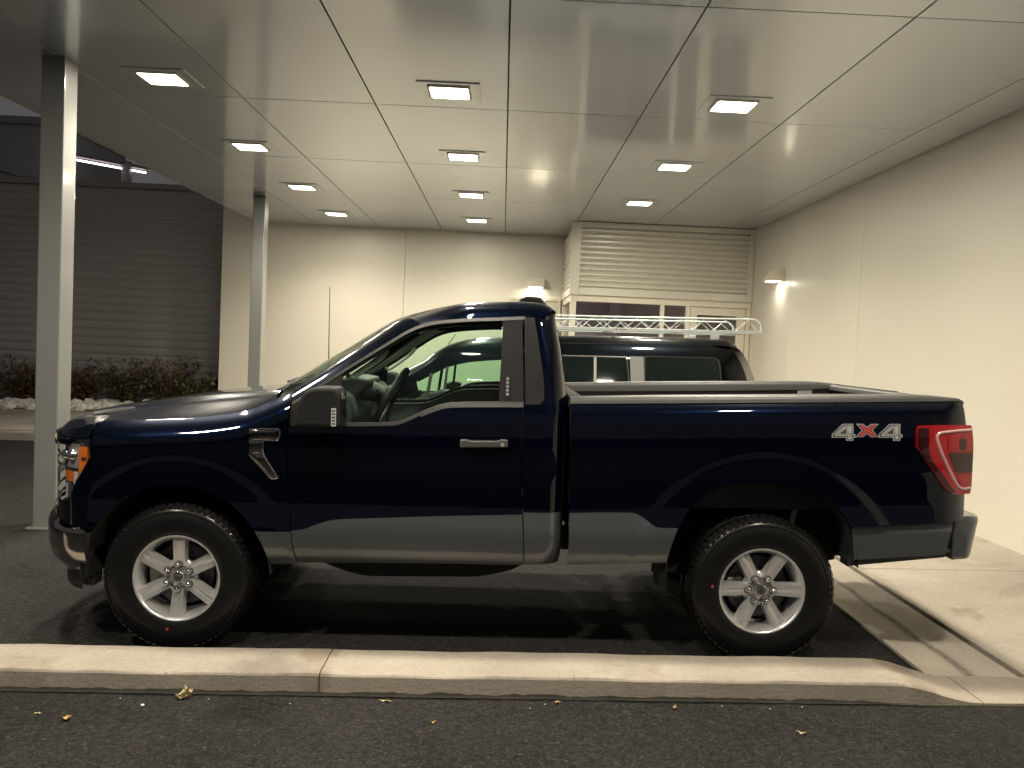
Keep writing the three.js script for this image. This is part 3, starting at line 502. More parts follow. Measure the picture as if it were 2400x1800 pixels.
  {
    const g = surf(64, 40, (a, b) => { const w = (a * 2 - 1) * HE, aw = Math.abs(w), s0 = sf(aw), s1 = lerp(.385, .50, Math.pow(aw / HE, 2)), s = lerp(s0, s1, Math.pow(b, 1.25)), q = aw / HE; const tt = (s - s0) / (s1 - s0); const ye = mono([[0, 1.105], [.03, 1.135], [.08, 1.158], [.16, 1.185], [.35, 1.210], [.62, 1.236], [.84, 1.276], [1, 1.345]])(tt); const yc = yC(lerp(-.95, s, 1) + (s0 + .945) * -(1 - tt)); const pr = 1 - sstep(.46, 1.0, q) * 1; const groove = -.012 * Math.exp(-Math.pow((aw - .56) / .05, 2)) * sstep(.05, .3, tt); return [s, lerp(ye, yc, pr) + groove, w]; }, { edge: [0, -.03, 0] });
    mesh('hood', g, M.paint, T);
    mesh('cowl', surf(20, 4, (a, b) => { const w = (a * 2 - 1) * .84, k = 1 - (w / .84) ** 2; return [lerp(.505 - .115 * k, .545 - .17 * k + .02, b), 1.335 + .028 * b + .025 * k, w]; }), M.plastic, T);
    const wip = part('wipers', T);
    mesh('wiper_arm', [tube([[.42, 1.375, .55], [.47, 1.412, .42], [.45, 1.418, .1]], .009, 16, 6), tube([[.40, 1.385, -.15], [.44, 1.415, -.28], [.44, 1.42, -.55]], .009, 16, 6)], M.black, wip);
    mesh('wiper_blade', [tube([[.455, 1.422, .46], [.43, 1.428, .1], [.45, 1.423, -.1]], .007, 16, 5), tube([[.44, 1.428, -.2], [.46, 1.424, -.6], [.50, 1.42, -.72]], .007, 16, 5)], M.black, wip);
  }
  // --- greenhouse
  const DLO = mono([[.56, 1.308], [.70, 1.402], [.838, 1.497], [.974, 1.588], [1.118, 1.682], [1.189, 1.728], [1.261, 1.761], [1.333, 1.780], [1.478, 1.797], [1.696, 1.811], [1.86, 1.821], [2.0, 1.822]]);
  const sill = mono([[.56, 1.216], [.86, 1.222], [1.141, 1.234], [1.184, 1.245], [1.212, 1.257], [1.30, 1.300], [1.388, 1.333], [1.444, 1.343], [1.82, 1.354], [2.0, 1.356]]);
  const wsE = mono([[0, 1.372], [.28, 1.492], [.6, 1.635], [.8, 1.722], [.93, 1.778], [1, 1.803]]), wsC = mono([[0, 1.375], [.29, 1.503], [.49, 1.590], [.62, 1.645], [.745, 1.700], [.91, 1.768], [1, 1.803]]);
  const WS = (u, v) => { const k = 1 - u * u; return [lerp(.53 - .165 * k, 1.145 - .10 * k, v), lerp(wsE(v), wsC(v), k) + .008 * k, u * lerp(.815, .665, v)]; };
  const cab = part('cab_shell', T);
  const pillar = surf(8, 26, (a, v) => { const i = WS(1, v), so = lerp(.545, 1.262, v), o = [so, DLO(so) + .004, Wg(DLO(so))], b = Math.sin(PI * a) * .022; return [lerp(i[0], o[0], a) - b * .35, lerp(i[1], o[1], a) + b * .6, lerp(i[2], o[2], Math.pow(a, .85)) + b * .55]; });
  both('front_pillar', pillar, M.paint, cab);
  const yr = mono([[1.03, 1.808], [1.089, 1.829], [1.176, 1.858], [1.305, 1.884], [1.479, 1.902], [1.655, 1.913], [1.785, 1.918], [1.90, 1.913], [1.96, 1.89], [1.995, 1.85], [2.01, 1.81]]);
  {
    const CW = mono([[0, 1], [.12, .985], [.26, .945], [.40, .86], [.55, .62], [1, 0]]), CY = mono([[0, 0], [.12, .34], [.26, .66], [.40, .88], [.55, .97], [1, 1.06]]);
    const pil = (a, v) => { const i = WS(1, v), so = lerp(.545, 1.262, v), o = [so, DLO(so) + .004, Wg(DLO(so))], b = Math.sin(PI * a) * .022; return [lerp(i[0], o[0], a) - b * .35, lerp(i[1], o[1], a) + b * .6, lerp(i[2], o[2], Math.pow(a, .85)) + b * .55]; };
    const front = (q) => q < .36 ? pil(1 - q / .36, 1) : WS(1 - (q - .36) / .64, 1);
    const g = surf(60, 36, (a, b) => { const t = Math.abs(a * 2 - 1), q = 1 - t, f = front(q), so = lerp(1.262, 1.955, b), s = lerp(f[0], lerp(1.955, 2.0, sstep(0, .6, q)), b), yd = DLO(so) + .004, k = sstep(0, .45, b); return [s, lerp(f[1] + (yr(s) - yr(f[0])) * .8 * sstep(.1, .6, q), lerp(yd, yr(s), CY(q)), k), (a < .5 ? 1 : -1) * lerp(f[2], Wg(yd) * CW(q), k)]; });
    mesh('roof', g, M.paint, cab);
    const hl = surf(16, 10, (a, b) => { const w = (a * 2 - 1) * .72, s = lerp(1.10, 1.96, b); return [s, yr(s) - .055 - .05 * Math.pow(Math.abs(w) / .72, 3), w]; }); mesh('headliner', hl, M.liner, cab);
    const sbk = mono([[.45, 2.03], [.60, 2.05], [1.365, 2.056], [1.459, 2.049], [1.621, 2.028], [1.78, 1.998], [1.84, 1.988]]);
    const cor = (y0, y1, n) => surf(16, n, (a, b) => { const y = lerp(y0, y1, b), w0 = (y < 1.34 ? Wlow(y) : Wg(y)), sb = sbk(y), s0 = doorR(y) + .004; const P = [[s0, w0], [lerp(s0, sb, .45), w0 - .002], [sb - .075, w0 - .012], [sb - .035, w0 - .04], [sb - .010, w0 - .09], [sb, w0 - .17], [sb + .004, .45], [sb + .005, 0]]; const f = a * (P.length - 1), i = Math.min(P.length - 2, Math.floor(f)), t = f - i; return [lerp(P[i][0], P[i + 1][0], t), y, lerp(P[i][1], P[i + 1][1], t)]; }, { edge: null });
    both('rear_corner', cor(.787, 1.842, 40), M.paint, cab);
    both('lower_panel', cor(.505, .785, 12), M.accent, cab);
    const bw = surf(10, 6, (a, b) => { const y = lerp(1.42, 1.76, b); return [sbk(y) + .012, y, (a * 2 - 1) * .58]; }); mesh('rear_window', bw, M.tint, cab);
  }
  mesh('windshield', surf(24, 16, (a, v) => WS(a * 2 - 1, v)), M.glass, T);
  mesh('brake_lamp_housing', (() => { const g = extrude(roundPoly([[1.775, 1.90], [1.80, 1.955], [1.835, 1.972], [1.93, 1.966], [1.962, 1.935], [1.985, 1.88]], .02), .26, .012, -.13); return g; })(), M.blackGloss, T).userData.label = 'black brake lamp hump on the roof';
  // --- doors
  const upTop = (s) => DLO(s) - .002;
  for (const sgn of [1, -1]) {
    const F = (g) => sgn > 0 ? g : flipZ(g), D = part('door', T);
    mesh('door_skin', F(patch(52, 30, (y) => doorF(y) + .002, (y) => doorR(y) - .002, (s) => stripeTop(s) + .001, (s) => sill(s) - .004, (s, y) => Wlow(y))), M.paint, D);
    const lp = mesh('lower_panel', F(patch(52, 16, (y) => doorF(y) + .002, (y) => doorR(y) - .002, stripeBot, (s) => stripeTop(s) - .001, (s, y) => Wlow(y) + .002, 0, .05)), M.accent, D); lp.userData.label = 'grey lower door panel';
    mesh('sill_trim', F(patch(60, 5, k_(.84), (y) => doorR(y) - .002, (s) => sill(s) - .014, (s) => sill(s) + .014, (s, y) => Wg(y) + .006 + .004 * 0, 0, .02)), M.trim, D);
    mesh('upper_trim', F(patch(70, 3, k_(.60), k_(1.816), (s) => DLO(s) - .014, (s) => DLO(s) + .004, (s, y) => Wg(y) + .003, 0, .03)), M.trim, D);
    mesh('mirror_sail', F(patch(10, 10, k_(.592), k_(.852), (s) => sill(s) - .003, (s) => Math.max(sill(s), DLO(s) - .012), (s, y) => Wg(y) - .002)), M.plastic, D);
    const px = mesh('pillar_trim', F(patch(8, 16, (y) => lerp(1.686, 1.70, (y - 1.35) / .46), (y) => doorR(Math.min(y, 1.36)) - .004 - .01 * sstep(1.36, 1.8, y), (s) => sill(s) + .012, (s) => DLO(s) - .012, (s, y) => Wg(y) + .002, 0, .05)), M.plastic, D);
    mesh('window_glass', F(patch(30, 14, k_(.848), k_(1.69), (s) => sill(s), (s) => DLO(s) - .006, (s, y) => Wg(y) - .010, 0, 0)), M.glass, D);
    mesh('window_channel', F(patch(30, 3, k_(.84), k_(1.69), (s) => DLO(s) - .034, (s) => DLO(s) - .004, (s, y) => Wg(y) - .035, 0, .01)), M.black, D);
    mesh('inner_trim', F(patch(24, 10, k_(.62), k_(1.80), k_(.52), (s) => sill(s) - .012, (s, y) => Math.min(Wlow(y), Wg(Math.max(1.2, y))) - .075, 0, 0)), M.inner, D);
    mesh('inner_sill', F(surf(24, 2, (a, b) => { const s = lerp(.66, 1.80, a); return [s, sill(s) - .012, lerp(Wg(sill(s)) - .003, Wg(sill(s)) - .085, b)]; })), M.inner, D);
    // handle
    const hb = part('door_handle', D), z0 = sgn * (Wlow(1.15) - .004), zz = (d) => sgn * (Wlow(1.15) + d);
    const bar = extrude(roundPoly([[1.49, 1.127], [1.74, 1.134], [1.739, 1.173], [1.70, 1.173], [1.69, 1.166], [1.54, 1.163], [1.53, 1.169], [1.49, 1.168]], .006), .012, .005, 0); bar.translate(0, 0, sgn > 0 ? Wlow(1.15) + .026 : -(Wlow(1.15) + .044)); mesh('handle_bar', bar, M.trim, hb);
    mesh('handle_mount', [rbox(1.50, 1.53, 1.133, 1.162, Math.min(z0, zz(.03)), Math.max(z0, zz(.03)), .004), rbox(1.70, 1.73, 1.137, 1.166, Math.min(z0, zz(.03)), Math.max(z0, zz(.03)), .004)], M.trim, hb);
    const lock = new THREE.CylinderGeometry(.011, .011, .004, 16); lock.rotateX(PI / 2); lock.translate(1.712, 1.148, zz(.046)); mesh('lock_cylinder', lock, M.silver, hb);
    if (sgn > 0) {   // entry keypad on the driver's pillar
      const kp = part('keypad', D); const K = (s, y, o) => [s, y, Wg(y) + o];
      mesh('keypad_plate', surf(3, 10, (a, b) => K(lerp(1.717, 1.745, a), lerp(1.386, 1.506, b), .006), { edge: [0, 0, -.006] }), M.blackGloss, kp);
      for (let i = 0; i < 5; i++) { const y = 1.406 + i * .0205; mesh('key', surf(2, 2, (a, b) => K(lerp(1.7245, 1.7375, a), y + .0135 * (b - .5), .009), { edge: [0, 0, -.004] }), M.silver, kp); }
    }
    // rear sail panel behind the door
    const rs = (y) => mono([[1.352, 1.895], [1.37, 1.918], [1.39, 1.927], [1.45, 1.925], [1.65, 1.897], [1.819, 1.868]])(y);
    const sp = mesh('rear_sail_panel', F(patch(8, 20, (y) => doorR(Math.min(y, 1.36)) + .008 - .012 * sstep(1.36, 1.8, y), rs, (s) => 1.356, (s) => 1.818, (s, y) => Wg(y) + .0045, 0, .012)), M.plastic, T);
    // mirror
    const mr = part('side_mirror', T);
    const mo = roundPoly([[.685, 1.238], [.692, 1.33], [.728, 1.408], [.775, 1.434], [.885, 1.436], [.899, 1.40], [.903, 1.248], [.885, 1.238]], [.02, .05, .05, .03, .02, .01, .012, .01]);
    const hs = extrude(mo, .20, .016, 1.065); mesh('mirror_housing', F(hs), M.plastic, mr);
    mesh('mirror_arm', [rbox(.76, .84, 1.245, 1.30, Math.min(sgn * .94, sgn * 1.07), Math.max(sgn * .94, sgn * 1.07), .015)], M.plastic, mr);
    mesh('mirror_glass', box(.9035, .906, 1.262, 1.415, Math.min(sgn * 1.08, sgn * 1.225), Math.max(sgn * 1.08, sgn * 1.225)), M.chrome, mr);
    if (sgn > 0) { const st = mesh('sticker', rbox(.868, .892, 1.246, 1.335, 1.2855, 1.2875, .0005, 1), M.white, mr); for (let i = 0; i < 5; i++) mesh('sticker_print', box(.872, .888, 1.255 + i * .016, 1.262 + i * .016, 1.2877, 1.2885), M.decalDark, st); }
  }
  // --- pickup bed
  const railLo = mono([[2.04, 1.362], [3.785, 1.416], [4.2, 1.430]]), railHi = mono([[2.04, 1.394], [2.654, 1.417], [3.692, 1.447], [3.95, 1.452], [4.2, 1.438]]);
  const tailS = mono([[.78, 4.186], [.925, 4.200], [1.316, 4.177], [1.43, 4.168]]);
  const valTop = mono([[3.55, .750], [3.6, .754], [4.12, .788], [4.25, .80]]);
  const bLo2 = (s) => { const a = archR(s); if (s < 3.11) { return s < 3.112 - archRs(.727) ? stripeTop(s) + .001 : Math.max(a, .728); } return s > 3.112 + archRs(.755) ? valTop(s) + .002 : Math.max(a, .755); };
  for (const sgn of [1, -1]) {
    const F = (g) => sgn > 0 ? g : flipZ(g), B = part('bed_side', T);
    mesh('outer_skin', F(patch(150, 36, k_(2.074), tailS, bLo2, (s) => railLo(s) + .002, Wb)), M.paint, B);
    const lp = surf(24, 14, (a, b) => { const sR = (y) => 3.112 - archRs(y) - .001; let y = .6, s = 2.3; for (let k = 0; k < 5; k++) { y = lerp(lerp(.508, .535, (s - 2.07) / .53), stripeTop(s) - .001, b); s = lerp(2.074, sR(y), a); } return [s, y, Wb(s, y) + .002]; }, { edge: [0, 0, -.05] });
    mesh('lower_panel', F(lp), M.accent, B).userData.label = 'grey lower panel ahead of the rear wheel';
    const vl = surf(26, 10, (a, b) => { const s = lerp(3.582 + .02 * (1 - b), 4.126 - .036 * (1 - b), a), y = lerp(lerp(.566, .608, (s - 3.58) / .52), valTop(s) - .001, b); const bul = b > .78 ? .016 * (1 - b) / .22 : .016; return [s, y, .965 + bul - .02 * (1 - b) * .5 - (s > 4.06 ? .3 * (s - 4.06) ** 2 : 0)]; }, { edge: [0, 0, -.06] });
    mesh('rear_valance', F(vl), M.accent, B).userData.label = 'grey panel behind the rear wheel';
    mesh('valance_lip', F(surf(20, 3, (a, b) => { const s = lerp(3.575, 4.10, a); return [s, lerp(lerp(.528, .588, a), lerp(.567, .609, a), b), .955 - .008 * (1 - b)]; }, { edge: [0, 0, -.10] })), M.black, B);
    // rail cap
    const rc = surf(60, 8, (a, b) => { const s = lerp(2.066, 4.165, a), P = [[0, 0], [.004, .35], [.008, .8], [.022, 1], [.07, 1.05], [.13, 1.05], [.165, 1], [.172, .3], [.172, -.8]], q = P[Math.round(b * 8)]; const e = Math.max(0, s - 4.06) / .13; return [s, lerp(railLo(s), railHi(s), q[1]), 0.940 - q[0] * .9 - .05 * e * e]; });
    const rcF = rc.toNonIndexed(); rcF.computeVertexNormals(); mesh('rail_cap', F(rc), M.cap, B);
    mesh('inner_wall', F(surf(10, 4, (a, b) => [lerp(2.08, 4.12, a), lerp(.86, railLo(lerp(2.08, 4.12, a)) - .01, b), .80])), M.black, B);
    mesh('wheel_arch_liner', [F(surf(60, 3, (u, v) => { const a = lerp(.16, PI - .0, u), c = Math.cos(a), sn = Math.sin(a); return [3.112 + Math.sign(c) * .52 * Math.pow(Math.abs(c), .8), .39 + Math.sign(sn) * .585 * Math.pow(Math.abs(sn), .8), lerp(.975, .62, v)]; })), F(surf(40, 2, (u, v) => { const a = lerp(.16, PI, u), r = 1 - v; return [3.112 + .53 * r * Math.cos(a), .39 + .6 * r * Math.sin(a), .62]; }))], M.under, B);
    const mf = mesh('mud_flap', rbox(2.572, 2.612, .37, .53, sgn > 0 ? .75 : -.95, sgn > 0 ? .95 : -.75, .008), M.plastic, T);
    // 4X4 decal
    const dec = part('decal', B); dec.userData.label = 'silver 4X4 decal with red X';
    const y0 = 1.2125, sl = .012, base = (s) => Wb(3.63, 1.255) + .0025;
    const put = (pts, o, m, n, holes = []) => { const g = new THREE.ShapeGeometry((() => { const sh = new THREE.Shape(pts.map((p) => new THREE.Vector2(...p))); for (const h of holes) sh.holes.push(new THREE.Path(h.map((p) => new THREE.Vector2(...p)))); return sh; })()); const q = g.attributes.position; for (let i = 0; i < q.count; i++) { let s = q.getX(i), y = q.getY(i); const ys = y0 + y * .088 + (s - .5) * .008; const S = sgn > 0 ? 3.445 + s * .373 : 3.818 - s * .373; q.setXYZ(i, S, ys, sgn * (Wb(S, ys) + o)); } g.computeVertexNormals(); mesh(n, g, m, dec); };
    const four = (x) => [[x, .38], [x + .155, .98], [x + .305, .98], [x + .305, .36], [x + .335, .36], [x + .335, .16], [x + .305, .16], [x + .305, -.02], [x + .205, -.02], [x + .205, .16], [x, .16]];
    const fi = (x) => [[x + .012, .40], [x + .162, .94], [x + .292, .94], [x + .292, .32], [x + .322, .32], [x + .322, .20], [x + .292, .20], [x + .292, .02], [x + .218, .02], [x + .218, .20], [x + .012, .20]];
    const fii = (x) => [[x + .03, .40], [x + .172, .88], [x + .278, .88], [x + .278, .28], [x + .308, .28], [x + .308, .24], [x + .278, .24], [x + .278, .07], [x + .232, .07], [x + .232, .24], [x + .03, .24]];
    const hole = (x) => [[x + .11, .40], [x + .20, .70], [x + .20, .40]];
    for (const x of [0, .665]) { put(four(x), .0020, M.white, 'digit_outline'); put(fi(x), .0030, M.decalDark, 'digit_shadow'); put(fii(x), .0040, M.silver, 'digit', [hole(x)]); put([[x + .232, .07], [x + .278, .07], [x + .278, .88], [x + .232, .88]], .0046, M.galv, 'digit_shade'); }
    const X = (k, o) => [[.345 - k, .98 + o], [.44 + k * .2, .98 + o], [.50, .80 + o * 1.5], [.56 - k * .2, .98 + o], [.665 + k, .98 + o], [.575 + k, .60], [.665 + k, .20 - o], [.555 - k * .2, .20 - o], [.50, .40 - o * 1.5], [.445 + k * .2, .20 - o], [.335 - k, .20 - o], [.425 - k, .60]];
    put(X(0, 0), .0024, M.white, 'letter_outline'); put(X(-.014, -.035), .0034, M.decalDark, 'letter_shadow'); put(X(-.034, -.075), .0044, M.decalRed, 'letter');
    // tail lamp
    const tl = part('tail_lamp', T);
    const Lo = mono([[3.888, 1.185], [3.90, 1.172], [3.95, 1.105], [4.01, 1.028], [4.063, .960], [4.09, .945], [4.112, .938], [4.2, .940]]), Hi = mono([[3.888, 1.262], [3.893, 1.288], [3.914, 1.297], [4.16, 1.306], [4.2, 1.303]]);
    const WL = (s, y) => Wb(Math.min(s, 4.06), y) - .42 * Math.pow(Math.max(0, s - 4.07), 1.6) ;
    const lampR = mono([[.93, 4.196], [.98, 4.206], [1.29, 4.19], [1.31, 4.18]]);
    const lp2 = (l, r, lo, hi, off, e = .02, nu = 16) => patch(nu, 20, l, r, lo, hi, WL, off, e);
    const lens = mesh('lamp_lens', F(lp2(k_(3.889), lampR, Lo, Hi, .014, .06, 30)), M.red, tl);
    const edgeS = mono([[.94, 4.10], [.97, 4.058], [1.03, 4.012], [1.17, 3.905], [1.2, 3.893], [1.30, 3.893]]), dk = mono([[.94, 4.13], [.97, 4.095], [1.03, 4.05], [1.13, 3.97], [1.18, 3.955], [1.30, 3.952]]);
    mesh('dark_edge', F(surf(8, 20, (a, b) => { const y = lerp(.948, 1.285, b), s = lerp(edgeS(y), dk(y), a); return [s, y, WL(s, y) + .0165]; })), M.redDeep, tl);
    const ring = [[4.185, 1.281], [4.10, 1.274], [4.015, 1.262], [3.996, 1.245], [4.0, 1.215], [4.035, 1.135], [4.085, 1.045], [4.125, .982], [4.155, .966], [4.198, .972]].map(([s, y]) => [s, y, sgn * (WL(s, y) + .015)]);
    mesh('light_ring', tube(ring, .0085, 60, 7, false, .4), M.redPale, tl);
    mesh('bright_block', F(lp2(k_(4.055), (y) => lampR(y) - .002, k_(1.165), k_(1.243), .0195, .006)), M.red, tl);
    mesh('dark_block', F(surf(10, 8, (a, b) => { const y = lerp(1.055, 1.155, b), s = lerp(lerp(4.105, 4.06, b), lampR(y) - .001, a); return [s, y, WL(s, y) + .017]; })), M.redDeep, tl);
    mesh('bright_block', F(surf(8, 6, (a, b) => { const y = lerp(.99, 1.045, b), s = lerp(lerp(4.14, 4.115, b), lampR(y) - .002, a); return [s, y, WL(s, y) + .018]; })), M.red, tl);
    mesh('reflector', F(surf(5, 8, (a, b) => { const y = lerp(1.175, 1.235, b), s = lerp(4.115, 4.155, a); return [s, y, WL(s, y) + .021]; })), M.redDeep, tl);
  }
  {
    const bed = part('bed_box', T);
    mesh('bed_floor', box(2.08, 4.13, .80, .86, -.80, .80), M.black, bed);
    mesh('front_bulkhead', [rbox(2.075, 2.11, .86, 1.372, -.80, .80, .01), rbox(2.068, 2.14, 1.372, 1.40, -.80, .80, .008)], M.black, bed);
    for (const x of [2.55, 3.5]) for (const s of [1, -1]) mesh('tie_down', tube([[x, 1.25, s * .795], [x, 1.24, s * .765], [x + .05, 1.24, s * .765], [x + .05, 1.25, s * .795]], .008, 12, 6), M.steel, bed);
    const hook = mesh('stake_pocket', [rbox(3.86, 3.97, 1.33, 1.405, -.802, -.79, .006)], M.steel, bed);
    const tg = part('tailgate', T);
    mesh('gate_panel', rbox(4.10, 4.175, .80, 1.405, -.80, .80, .012), M.paint, tg);
    mesh('gate_skin', surf(20, 14, (a, b) => { const w = (a * 2 - 1) * .90, y = lerp(.80, 1.43, b); return [tailS(y) - .012 + .006 * Math.sin(b * PI) - .03 * Math.pow(Math.abs(w) / .9, 6), y, w]; }), M.paint, tg);
    mesh('gate_cap', (() => { const P = [[4.085, 1.395], [4.09, 1.428], [4.11, 1.437], [4.19, 1.432], [4.205, 1.42], [4.20, 1.40]]; return extrude(roundPoly(P, .008), 1.74, .006, -.87); })(), M.cap, tg);
    mesh('cap_groove', box(4.12, 4.15, 1.4375, 1.4405, -.72, .2), M.black, tg);
    // rear bumper
    const rb = part('rear_bumper', T);
    const pl = roundPoly([[4.135, .955], [4.27, .955], [4.318, .86], [4.33, 0], [4.318, -.86], [4.27, -.955], [4.135, -.955]], [.01, .06, .12, .3, .12, .06, .01], 6);
    const g = extrude(pl.map(([a, b]) => [a, -b]), .19, .022, 0); g.rotateX(-PI / 2); g.translate(0, .598, 0);
    { const q = g.attributes.position; for (let i = 0; i < q.count; i++) { const y = q.getY(i); q.setX(i, q.getX(i) - .035 * (1 - (y - .598) / .19) * sstep(4.16, 4.3, q.getX(i)) - .04 * (1 - (y - .598) / .19) * 0); q.setY(i, y + .12 * (q.getX(i) - 4.2) * (y < .69 ? .6 : 0)); } g.computeVertexNormals(); }
    mesh('bumper_bar', g, M.accent, rb); mesh('step_pad', rbox(4.19, 4.29, .806, .817, -.75, .75, .004), M.plastic, rb);
    mesh('bolt', cyl([4.105, .63, .95], [4.105, .63, .968], .012, .012, 10), M.chrome, rb);
  }
  // --- chassis, cabin floor and mechanicals
  {
    const ch = part('chassis', T);
    mesh('frame_rail', [box(-.75, 4.15, .47, .60, .38, .46), box(-.75, 4.15, .47, .60, -.46, -.38), box(.5, .6, .45, .55, -.4, .4), box(2.0, 2.08, .47, .56, -.4, .4), box(3.9, 4.0, .47, .58, -.4, .4)], M.under, ch);
    mesh('engine_block', box(-.62, .50, .40, 1.10, -.60, .60), M.under, ch);
    mesh('transmission', [rbox(.5, 1.25, .36, .60, -.2, .2, .05), cyl([1.25, .46, -.1], [2.95, .42, 0], .04)], M.under, ch);
    mesh('axle', [cyl([3.119, .385, -.8], [3.119, .385, .8], .045), cyl([0, .385, -.8], [0, .385, .8], .035), (() => { const s = new THREE.SphereGeometry(.15, 16, 10); s.translate(3.119, .385, 0); return s; })()], M.under, ch);
    mesh('exhaust', [tube([[1.0, .42, -.3], [2.0, .40, -.32], [2.5, .45, -.34], [3.3, .6, -.5], [3.9, .45, -.6]], .035, 24, 8), (() => { const s = new THREE.SphereGeometry(.14, 14, 10); s.scale(2.0, .62, 1); s.translate(.92, .40, -.30); return s; })()], M.under, ch);
    mesh('fuel_tank', extrude(roundPoly([[.60, .56], [.74, .43], [.95, .365], [1.6, .375], [1.80, .42], [1.95, .55]], .06), .44, .02, .32), M.under, ch);
    mesh('spare_tyre', (() => { const s = new THREE.TorusGeometry(.26, .10, 10, 24); s.rotateX(PI / 2); s.translate(3.72, .60, 0); return s; })(), M.under, ch);
    mesh('cab_floor', [box(.50, 2.0, .50, .60, -.90, .90), box(.47, .52, .50, 1.30, -.88, .88)], M.inner, ch);
    for (const [a, w] of [[2.1, .8], [2.7, .6], [3.5, .6], [4.0, .8]]) mesh('bed_crossmember', box(a, a + .1, .60, .80, -w, w), M.under, ch);
    mesh('shock_absorber', [cyl([3.30, .44, .66], [3.42, .86, .60], .022), cyl([3.33, .56, .655], [3.35, .60, .65], .03)], M.galv, ch);
  }
  // --- cabin
  {
    const ca = part('cabin', T);
    mesh('dashboard', (() => { const P = roundPoly([[.50, .75], [.52, 1.34], [.62, 1.385], [.78, 1.40], [.86, 1.37], [.90, 1.27], [.86, 1.10], [.84, .80]], .04, 5); return extrude(P, 1.62, .02, -.81); })(), M.dash, ca);
    mesh('instrument_hood', (() => { const P = roundPoly([[.74, 1.38], [.76, 1.452], [.86, 1.466], [.945, 1.452], [.95, 1.425], [.88, 1.36], [.86, 1.28]], .02, 4); return extrude(P, .42, .015, .17); })(), M.dash, ca);
    mesh('instrument_cluster', extrude([[.862, 1.29], [.935, 1.435], [.928, 1.438], [.855, 1.293]], .36, 0, .20), M.blackGloss, ca);
    mesh('touch_screen', extrude([[.885, 1.20], [.925, 1.38], [.915, 1.385], [.875, 1.205]], .26, 0, -.13), M.blackGloss, ca);
    const sw = part('steering_wheel', ca); sw.position.set(1.045, 1.335, .40); sw.rotation.z = -.50;    // disc faces the driver
    const rimg = new THREE.TorusGeometry(.188, .019, 10, 48); rimg.rotateY(PI / 2); mesh('wheel_rim', rimg, M.black, sw);
    mesh('wheel_hub', rbox(-.05, .0, -.075, .07, -.075, .075, .03), M.dash, sw);
    mesh('wheel_spoke', [rbox(-.02, .0, -.02, .035, .06, .18, .008), rbox(-.02, .0, -.02, .035, -.18, -.06, .008), rbox(-.02, .0, -.18, -.06, -.02, .02, .008)], M.silver, sw);
    mesh('steering_column', cyl([-.02, 0, 0], [-.16, -.03, 0], .045, .07, 14), M.dash, sw);
    mesh('stalk', [cyl([-.06, 0, .05], [-.07, .02, .18], .01)], M.black, sw);
    const se = part('bench_seat', ca);
    mesh('seat_cushion', [rbox(1.28, 1.80, .78, .98, .08, .70, .06), rbox(1.28, 1.80, .78, .98, -.70, -.08, .06)], M.inner, se);
    mesh('seat_back', [1, -1].map((s) => { const g = new RoundedBoxGeometry(.16, .62, .56, 3, .06); g.rotateZ(-.16); g.translate(1.83, 1.20, s * .39); return g; }), M.inner, se);
    mesh('headrest', [1, -1].map((s) => { const g = new RoundedBoxGeometry(.10, .18, .26, 3, .045); g.rotateZ(-.1); g.translate(1.885, 1.58, s * .39); return g; }), M.inner, se);
    // inside pillar covers with grab handles
    for (const sgn of [1, -1]) {
      const pt = surf(6, 18, (a, v) => { const i = WS(1, v), so = lerp(.575, 1.285, v), o = [so, DLO(so) - .012, Wg(DLO(so)) - .05]; return [lerp(i[0] + .035, o[0], a), lerp(i[1] - .045, o[1], a), sgn * (lerp(i[2] - .02, o[2], a) - .035 * Math.sin(PI * a))]; }); mesh('pillar_cover', pt, M.liner, ca);
      mesh('grab_handle', tube([[.86, 1.475, sgn * .80], [.895, 1.475, sgn * .755], [1.03, 1.575, sgn * .735], [1.07, 1.625, sgn * .77]], .014, 24, 8), M.liner, ca);
    }
    mesh('rear_cab_lining', surf(8, 8, (a, b) => [1.965 - .05 * b, lerp(.6, 1.80, b), (a * 2 - 1) * .84]), M.inner, ca);
    mesh('rearview_mirror', [rbox(1.06, 1.09, 1.70, 1.77, -.12, .12, .012), cyl([1.05, 1.79, 0], [1.075, 1.74, 0], .01)], M.black, ca);
  }
  mesh('antenna', [cyl([.45, 1.34, -.74], [.452, 2.047, -.74], .0045, .0025, 6), cyl([.45, 1.30, -.74], [.45, 1.345, -.74], .016, .01, 10)], M.black, T);
  // --- wheels
  makeWheel(.397, 'front_wheel', T, [0, .385, .845], 1.535, 1); makeWheel(.397, 'rear_wheel', T, [3.119, .385, .845], 0, 1);
  makeWheel(.397, 'front_wheel', T, [0, .385, -.845], .4, -1); makeWheel(.397, 'rear_wheel', T, [3.119, .385, -.845], .2, -1);
}

